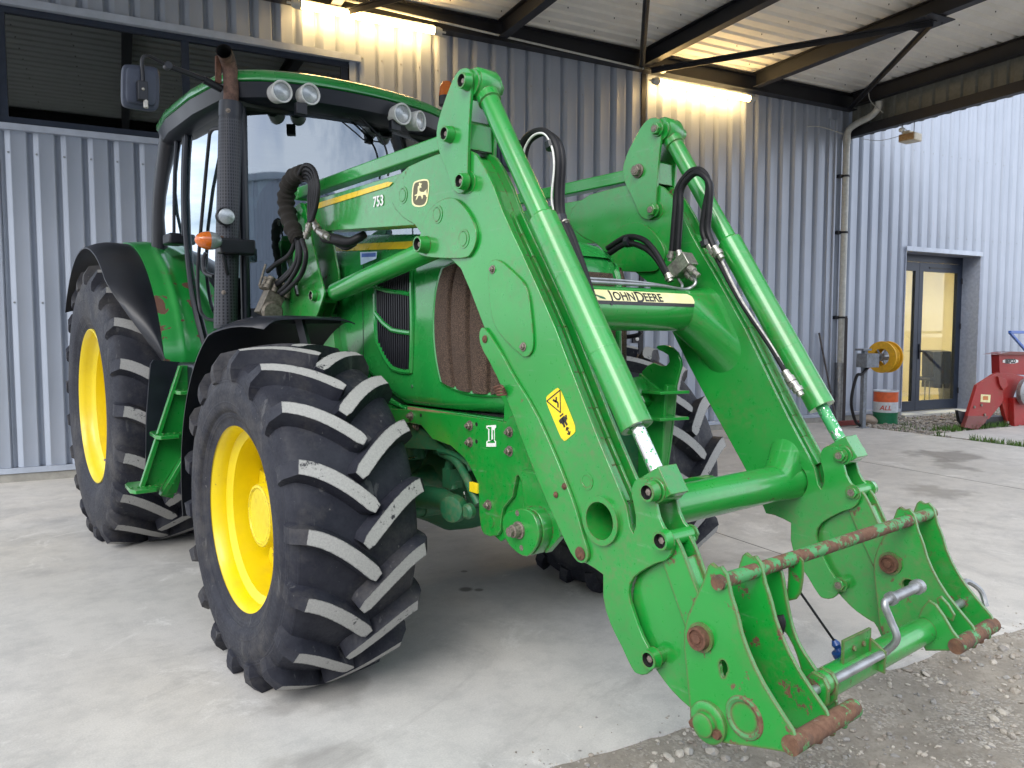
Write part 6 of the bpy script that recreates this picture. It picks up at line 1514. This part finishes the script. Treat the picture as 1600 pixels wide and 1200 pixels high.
# --- exhaust
EX, EY = -.665, 1.10
eb = ony(352, 512, EY).z; et = ony(360, 160, EY).z
ex = (lambda y_: ony(357 if y_ < 300 else 354, y_, EY))
P0, P1_ = ony(352, 514, EY), ony(361, 160, EY)
bm = nb(); dx_ = (P1_-P0).normalized(); L = (P1_-P0).length; lathe(bm, P0, dx_, [(0, .058), (L-.002, .058), (L, .05)], 40)
hs = obj('exhaust_shield', bm, None or M['fender'], TR_)
def shield_mat():
    t = NT('slotted_black_shield'); b = t.n('ShaderNodeTexBrick'); b.inputs['Scale'].default_value = 1; b.offset = 0
    b.inputs['Brick Width'].default_value = .011; b.inputs['Row Height'].default_value = .017; b.inputs['Mortar Size'].default_value = .0035
    s = t.n('ShaderNodeSeparateXYZ'); t.l(t.tc.outputs['Position'], s.inputs[0]); at = t.math('ARCTAN2', t.math('SUBTRACT', s.outputs[1], EY), t.math('SUBTRACT', s.outputs[0], EX)); cx = t.n('ShaderNodeCombineXYZ'); t.l(t.math('MULTIPLY', at, .058), cx.inputs[0]); t.l(s.outputs[2], cx.inputs[1]); t.l(cx.outputs[0], b.inputs['Vector'])
    c = t.mix(b.outputs['Fac'], (.010, .010, .014), (.06, .062, .072)); t.set(Base_Color=c, Roughness=.45, Metallic=.3); t.bump(b.outputs['Fac'], .8, .003); return t.m
bm = nb(); lathe(bm, P0+dx_*.02, dx_, [(0, .0590), (L*.30, .0590)], 40, caps=False); lathe(bm, P0+dx_*L*.32, dx_, [(0, .0590), (L*.60, .0590)], 40, caps=False); obj('slotted_screen', bm, shield_mat(), hs)
bm = nb(); lathe(bm, P0+dx_*(L*.93), dx_, [(0, .0605), (.07, .0605)], 40, caps=False); obj('shield_collar', bm, [M['fender'], M['bolt']], hs)
for k_ in (.95, .16): bm = nb(); hexbolt(bm, P0+dx_*(L*k_)+V((-.03, -.052, 0)), (-.5, -1, 0), .008, .008); obj('shield_bolt', bm, M['bolt'], hs)
def soot_mat():
    t = NT('rusted_sooty_exhaust'); s_ = t.n('ShaderNodeSeparateXYZ'); t.l(t.tc.outputs['Position'], s_.inputs[0]); n = t.noise(30, 5, .7)
    c = t.mix(t.ramp(n, .35, .65), (.20, .11, .08), (.08, .045, .035)); c = t.mix(t.ramp(t.math('ADD', s_.outputs[2], t.math('MULTIPLY', n, .12)), 2.80, 2.86, 0, .9), c, (.016, .013, .012)); t.set(Base_Color=c, Roughness=.8); t.bump(n, .5, .002); return t.m
T0, T1, T2, T3, T4 = ony(361, 164, EY), ony(361, 130, EY), ony(359, 108, EY-.01), ony(355, 92, EY-.04), ony(350, 80, EY-.10)
bm = nb(); pts = crom([T0, T1, T2, T3, T4], 6); pipe(bm, pts, lambda t: .038, 24, 0, caps=False); 
pipe(bm, pts[::-1], lambda t: .034, 24, 1, caps=False)
for v in bm.verts: pass
obj('exhaust_stub', bm, [M['rusty_pipe'] if 'rusty_pipe' in M else soot_mat(), M['dark']], hs)
bm = nb(); bar(bm, ony(341, 130, EY), ony(341, 88, EY), .02, .03); obj('exhaust_flap_bracket', bm, M['rust'], hs, bevel=.004)
# lamp cluster and small round lamp on the exhaust
bm = nb(); g = ony(354, 338, EY-.09); lathe(bm, g+V((0, .06, 0)), (-.1, -1, 0), [(0, .03), (.03, .044), (.055, .046), (.06, .040)], 28, caps=False); sl_ = obj('round_lamp', bm, M['black'], TR_)
bm = nb(); lathe(bm, g, (-.1, -1, 0), [(0, .040), (.006, .025), (.008, 0)], 24, caps=False); obj('lens', bm, M['lens'], sl_)
bm = nb(); a, b_ = ony(343, 382, EY-.09), ony(398, 384, EY-.09); box(bm, (a.x, a.y-.02, a.z-.045), (b_.x, a.y+.05, a.z+.035)); bar(bm, ony(348, 396, EY-.08), ony(356, 430, EY-.06), .02, .02); pp = obj('indicator_arm', bm, M['black'], TR_, bevel=.012)
bm = nb(); c = ony(326, 376, EY-.10)
def ell(bm, c, rx, ry, rz, u0, u1, mi):
    grid(bm, lambda u, v: V((c.x+rx*math.cos(PI*(u0+(u1-u0)*u))*-1, c.y-ry*math.sin(PI*(u0+(u1-u0)*u))*math.cos(PI*(v-.5)*.98), c.z+rz*math.sin(PI*(u0+(u1-u0)*u))*math.sin(PI*(v-.5)))), 12, 14, mi)
ell(bm, c, .068, .05, .046, 0, .5, 0); ell(bm, c, .068, .05, .046, .5, 1, 1); obj('indicator_lens', bm, [M['amber'], M['lens']], pp, smooth=80)
bm = nb(); box(bm, (c.x-.04, c.y-.0, c.z-.03), (c.x+.08, c.y+.03, c.z+.03)); obj('indicator_base', bm, M['rust'], pp, bevel=.01)
# --- mirrors
def mirror_set(S):
    X = (lambda p: p) if S == 0 else (lambda p: V((mir(p.x), p.y, p.z)))
    m0 = ony(219, 136, 1.08); ax = [ony(344, 138, 1.12), ony(318, 124, 1.10), ony(262, 103, 1.08), ony(236, 89, 1.07), ony(226, 88, 1.06), ony(222, 96, 1.06), ony(223, 118, 1.05), ony(224, 142, 1.04)]
    bm = nb(); pipe(bm, [X(p) for p in crom(ax[:3], 4)], .014, 10); pipe(bm, [X(p) for p in crom(ax[2:], 6)], .009, 10); lathe(bm, X(ax[2]), (0, -1, 0), [(-.02, .018), (.02, .018)], 12); lathe(bm, X(ax[1]), ax[1]-ax[0], [(-.1, .02), (-.0, .02)], 10, 0)
    arm_ = obj('mirror_arm', bm, M['black'], TR_)
    p = [(191,104),(196,100),(240,104),(249,110),(250,150),(247,170),(240,174),(196,168),(190,160),(190,130)]
    bm = nb(); P = [X(ony(x, y, 1.09)) for x, y in p]; P = chaikin(P, 2); c = sum((V(q) for q in P), V((0, 0, 0)))/len(P)
    rings = []
    for k, (o_, s_) in enumerate(((.0, 1.0), (-.022, 1.0), (-.028, .95), (-.030, .84), (-.046, .80), (-.050, .72))): rings.append([bm.verts.new(c+(V(q)-c)*s_+V((0, o_+.02, 0))) for q in P])
    for k in range(len(rings)-1):
        for i in range(len(P)): face(bm, [rings[k][i], rings[k][(i+1) % len(P)], rings[k+1][(i+1) % len(P)], rings[k+1][i]])
    face(bm, rings[0]); face(bm, rings[-1]); mh = obj('mirror_housing', bm, plain('grey_blue_mirror_plastic', (.045, .055, .085), .5), TR_, smooth=40)
    bm = nb(); c2 = X(ony(223, 140, 1.03)); box(bm, (c2.x-.022, c2.y-.01, c2.z-.05), (c2.x+.022, c2.y+.03, c2.z+.04)); lathe(bm, c2+V((0, -.01, .0)), (0, -1, 0), [(0, .009), (.006, .006)], 10, 1); lathe(bm, c2+V((.012, 0, -.085)), (0, 0, 1), [(0, .011), (.04, .011)], 8, 1); obj('mirror_clamp', bm, [M['black'], M['zinc']], mh, bevel=.003)
    bm = nb(); prism(bm, [c+(V(q)-c)*.92+V((0, .021, 0)) for q in P], (0, 0, 0), (0, .003, 0)); obj('mirror_glass', bm, plain('mirror_silver', (.8, .8, .8), .03, 1.0, bump=0), mh)
mirror_set(0); mirror_set(1)
# pipe cap with green cover seen between the arms (air pre-cleaner on the hood)
# dark front weight area
bm = nb()
for k in range(5):
    pipe(bm, crom([onx(940, 524+3*k, .5), onx(965, 527+2*k, .5), onx(995, 524+k, .5), onx(1002, 518, .5)], 5), .010, 8) if k == 0 else None
obj('far_fender_lip', bm, M['fender'], TR_)

bm = nb(); prism(bm, chaikin([tuple(ony(x, y, 1.62)) for x, y in ((236,562),(284,566),(290,640),(288,735),(228,738),(229,650))], 1, k=.08), (0, 0, 0), (0, .02, 0)); obj('tank_shield', bm, M['fender'], TR_)
# ------------------------------------------------------------------ red implement by the wall
RY = 3.35   # perp distance of its front side
def rp(x, y, d=RY): 
    q = sight(x, y); return CAM+q*((d-DP.dot(CAM))/DP.dot(q))
g = rp(1560, 665)
rm = thing('red_implement', 'worn red rotary machine with a sloping side plate parked at the wall by the door', 'farm implement', (g.x, g.y, 0))
def rpr(pts, d0, d1, mat, name, parent=rm, bev=.004, ch=0):
    bm = nb(); P = [rp(x, y, d0) for x, y in pts]
    if ch: P = [V(p) for p in chaikin(P, ch)]
    prism(bm, [tuple(p) for p in P], (0, 0, 0), tuple(DP*(d1-d0))); return obj(name, bm, M[mat] if isinstance(mat, str) else mat, parent, bevel=bev)
sp_ = rpr([(1512,650),(1527,602),(1555,584),(1561,582),(1568,620),(1566,630),(1545,655)], RY, RY+.05, 'red', 'side_plate')
rpr([(1507,668),(1513,650),(1545,650),(1540,660),(1528,672)], RY-.01, RY+.06, 'red_dark', 'skid')
rpr([(1497,641),(1513,645),(1511,658),(1505,664),(1500,658)], RY+.05, RY+.10, 'black', 'front_flap')
rpr([(1528,672),(1545,652),(1572,650),(1600,660),(1600,672)], RY+.10, RY+.3, 'black', 'rotor')
hp_ = rpr([(1561,551),(1640,551),(1640,588),(1562,584)], RY+.1, RY+.22, 'red', 'hopper')
rpr([(1557,554),(1580,549),(1640,551),(1640,555)], RY+.05, RY+.26, 'red_dark', 'hopper_lid')
rpr([(1561,583),(1578,583),(1600,588),(1600,601),(1590,604),(1584,620),(1600,622),(1700,625),(1700,672),(1600,671),(1574,662),(1566,630),(1568,620)], RY+.06, RY+.12, 'red', 'body_plate')
rpr([(1584,622),(1700,624),(1700,672),(1585,668)], RY-.02, RY+.06, 'red', 'gearbox_cover')
bm = nb(); c = rp(1600, 612, RY-.05); lathe(bm, c, -DP, [(0, .20), (.06, .20), (.08, .15), (.08, .06), (.10, .05)], 28); obj('pulley', bm, M['steel'], rm)
rpr([(1560,588),(1571,592),(1576,602),(1568,610),(1562,600)], RY-.03, RY+.05, 'red', 'hinge_lug')
st = rpr([(1533,616),(1548,617),(1547,629),(1532,628)], RY-.004, RY-.001, 'decal_cream', 'square_sticker', sp_, 0)
rpr([(1536,619),(1544,619),(1544,625),(1536,625)], RY-.006, RY-.004, plain('orange_print', (.6, .2, .05), .5), 'sticker_print', sp_, 0)
pl = rpr([(1567,561),(1591,561),(1591,568),(1567,568)], RY+.095, RY+.099, 'decal_white', 'name_plate', hp_, 0, ch=1)
c0, c1_ = rp(1579, 564.6, RY+.093), rp(1590, 564.6, RY+.093)
e1 = (c1_-c0).normalized(); Mx = Matrix((DW, V((0, 0, 1)), -DP)).transposed().to_4x4(); Mx.translation = c0
bm = nb(); text_bm(bm, 'BEFCO', Mx, .085, .001, bold=.006); obj('name_lettering', bm, M['decal_black'], hp_, smooth=0)
bm = nb()
for x, y in ((1574,660),(1585,634),(1522,636),(1533,633),(1538,648)): lathe(bm, rp(x, y, RY+.0), -DP, [(0, .022), (.015, .02)], 8)
obj('plate_bolts', bm, M['bolt'], rm)['kind'] = 'stuff'
# blue tube frame standing behind it
BY = 4.3
bf = thing('blue_frame', 'blue tube frame standing behind the red implement', 'frame', (rp(1582, 640, BY).x, rp(1582, 640, BY).y, 0))
bm = nb(); a = rp(1577.5, 519, BY); b_ = V((a.x, a.y, .02)); bar(bm, b_, a+V((0, 0, .03)), .09, .09); bar(bm, a+V((0, 0, .0)), a+DW*2.2, .05, .05); obj('post', bm, M['blue_paint'], bf, bevel=.005)
bm = nb(); bar(bm, a, a+DW*1.4-V((0, 0, .9)), .04, .04); e_ = a+DW*2.2; bar(bm, V((e_.x, e_.y, .02)), e_, .09, .09); obj('brace', bm, M['blue_paint'], bf, bevel=.004)
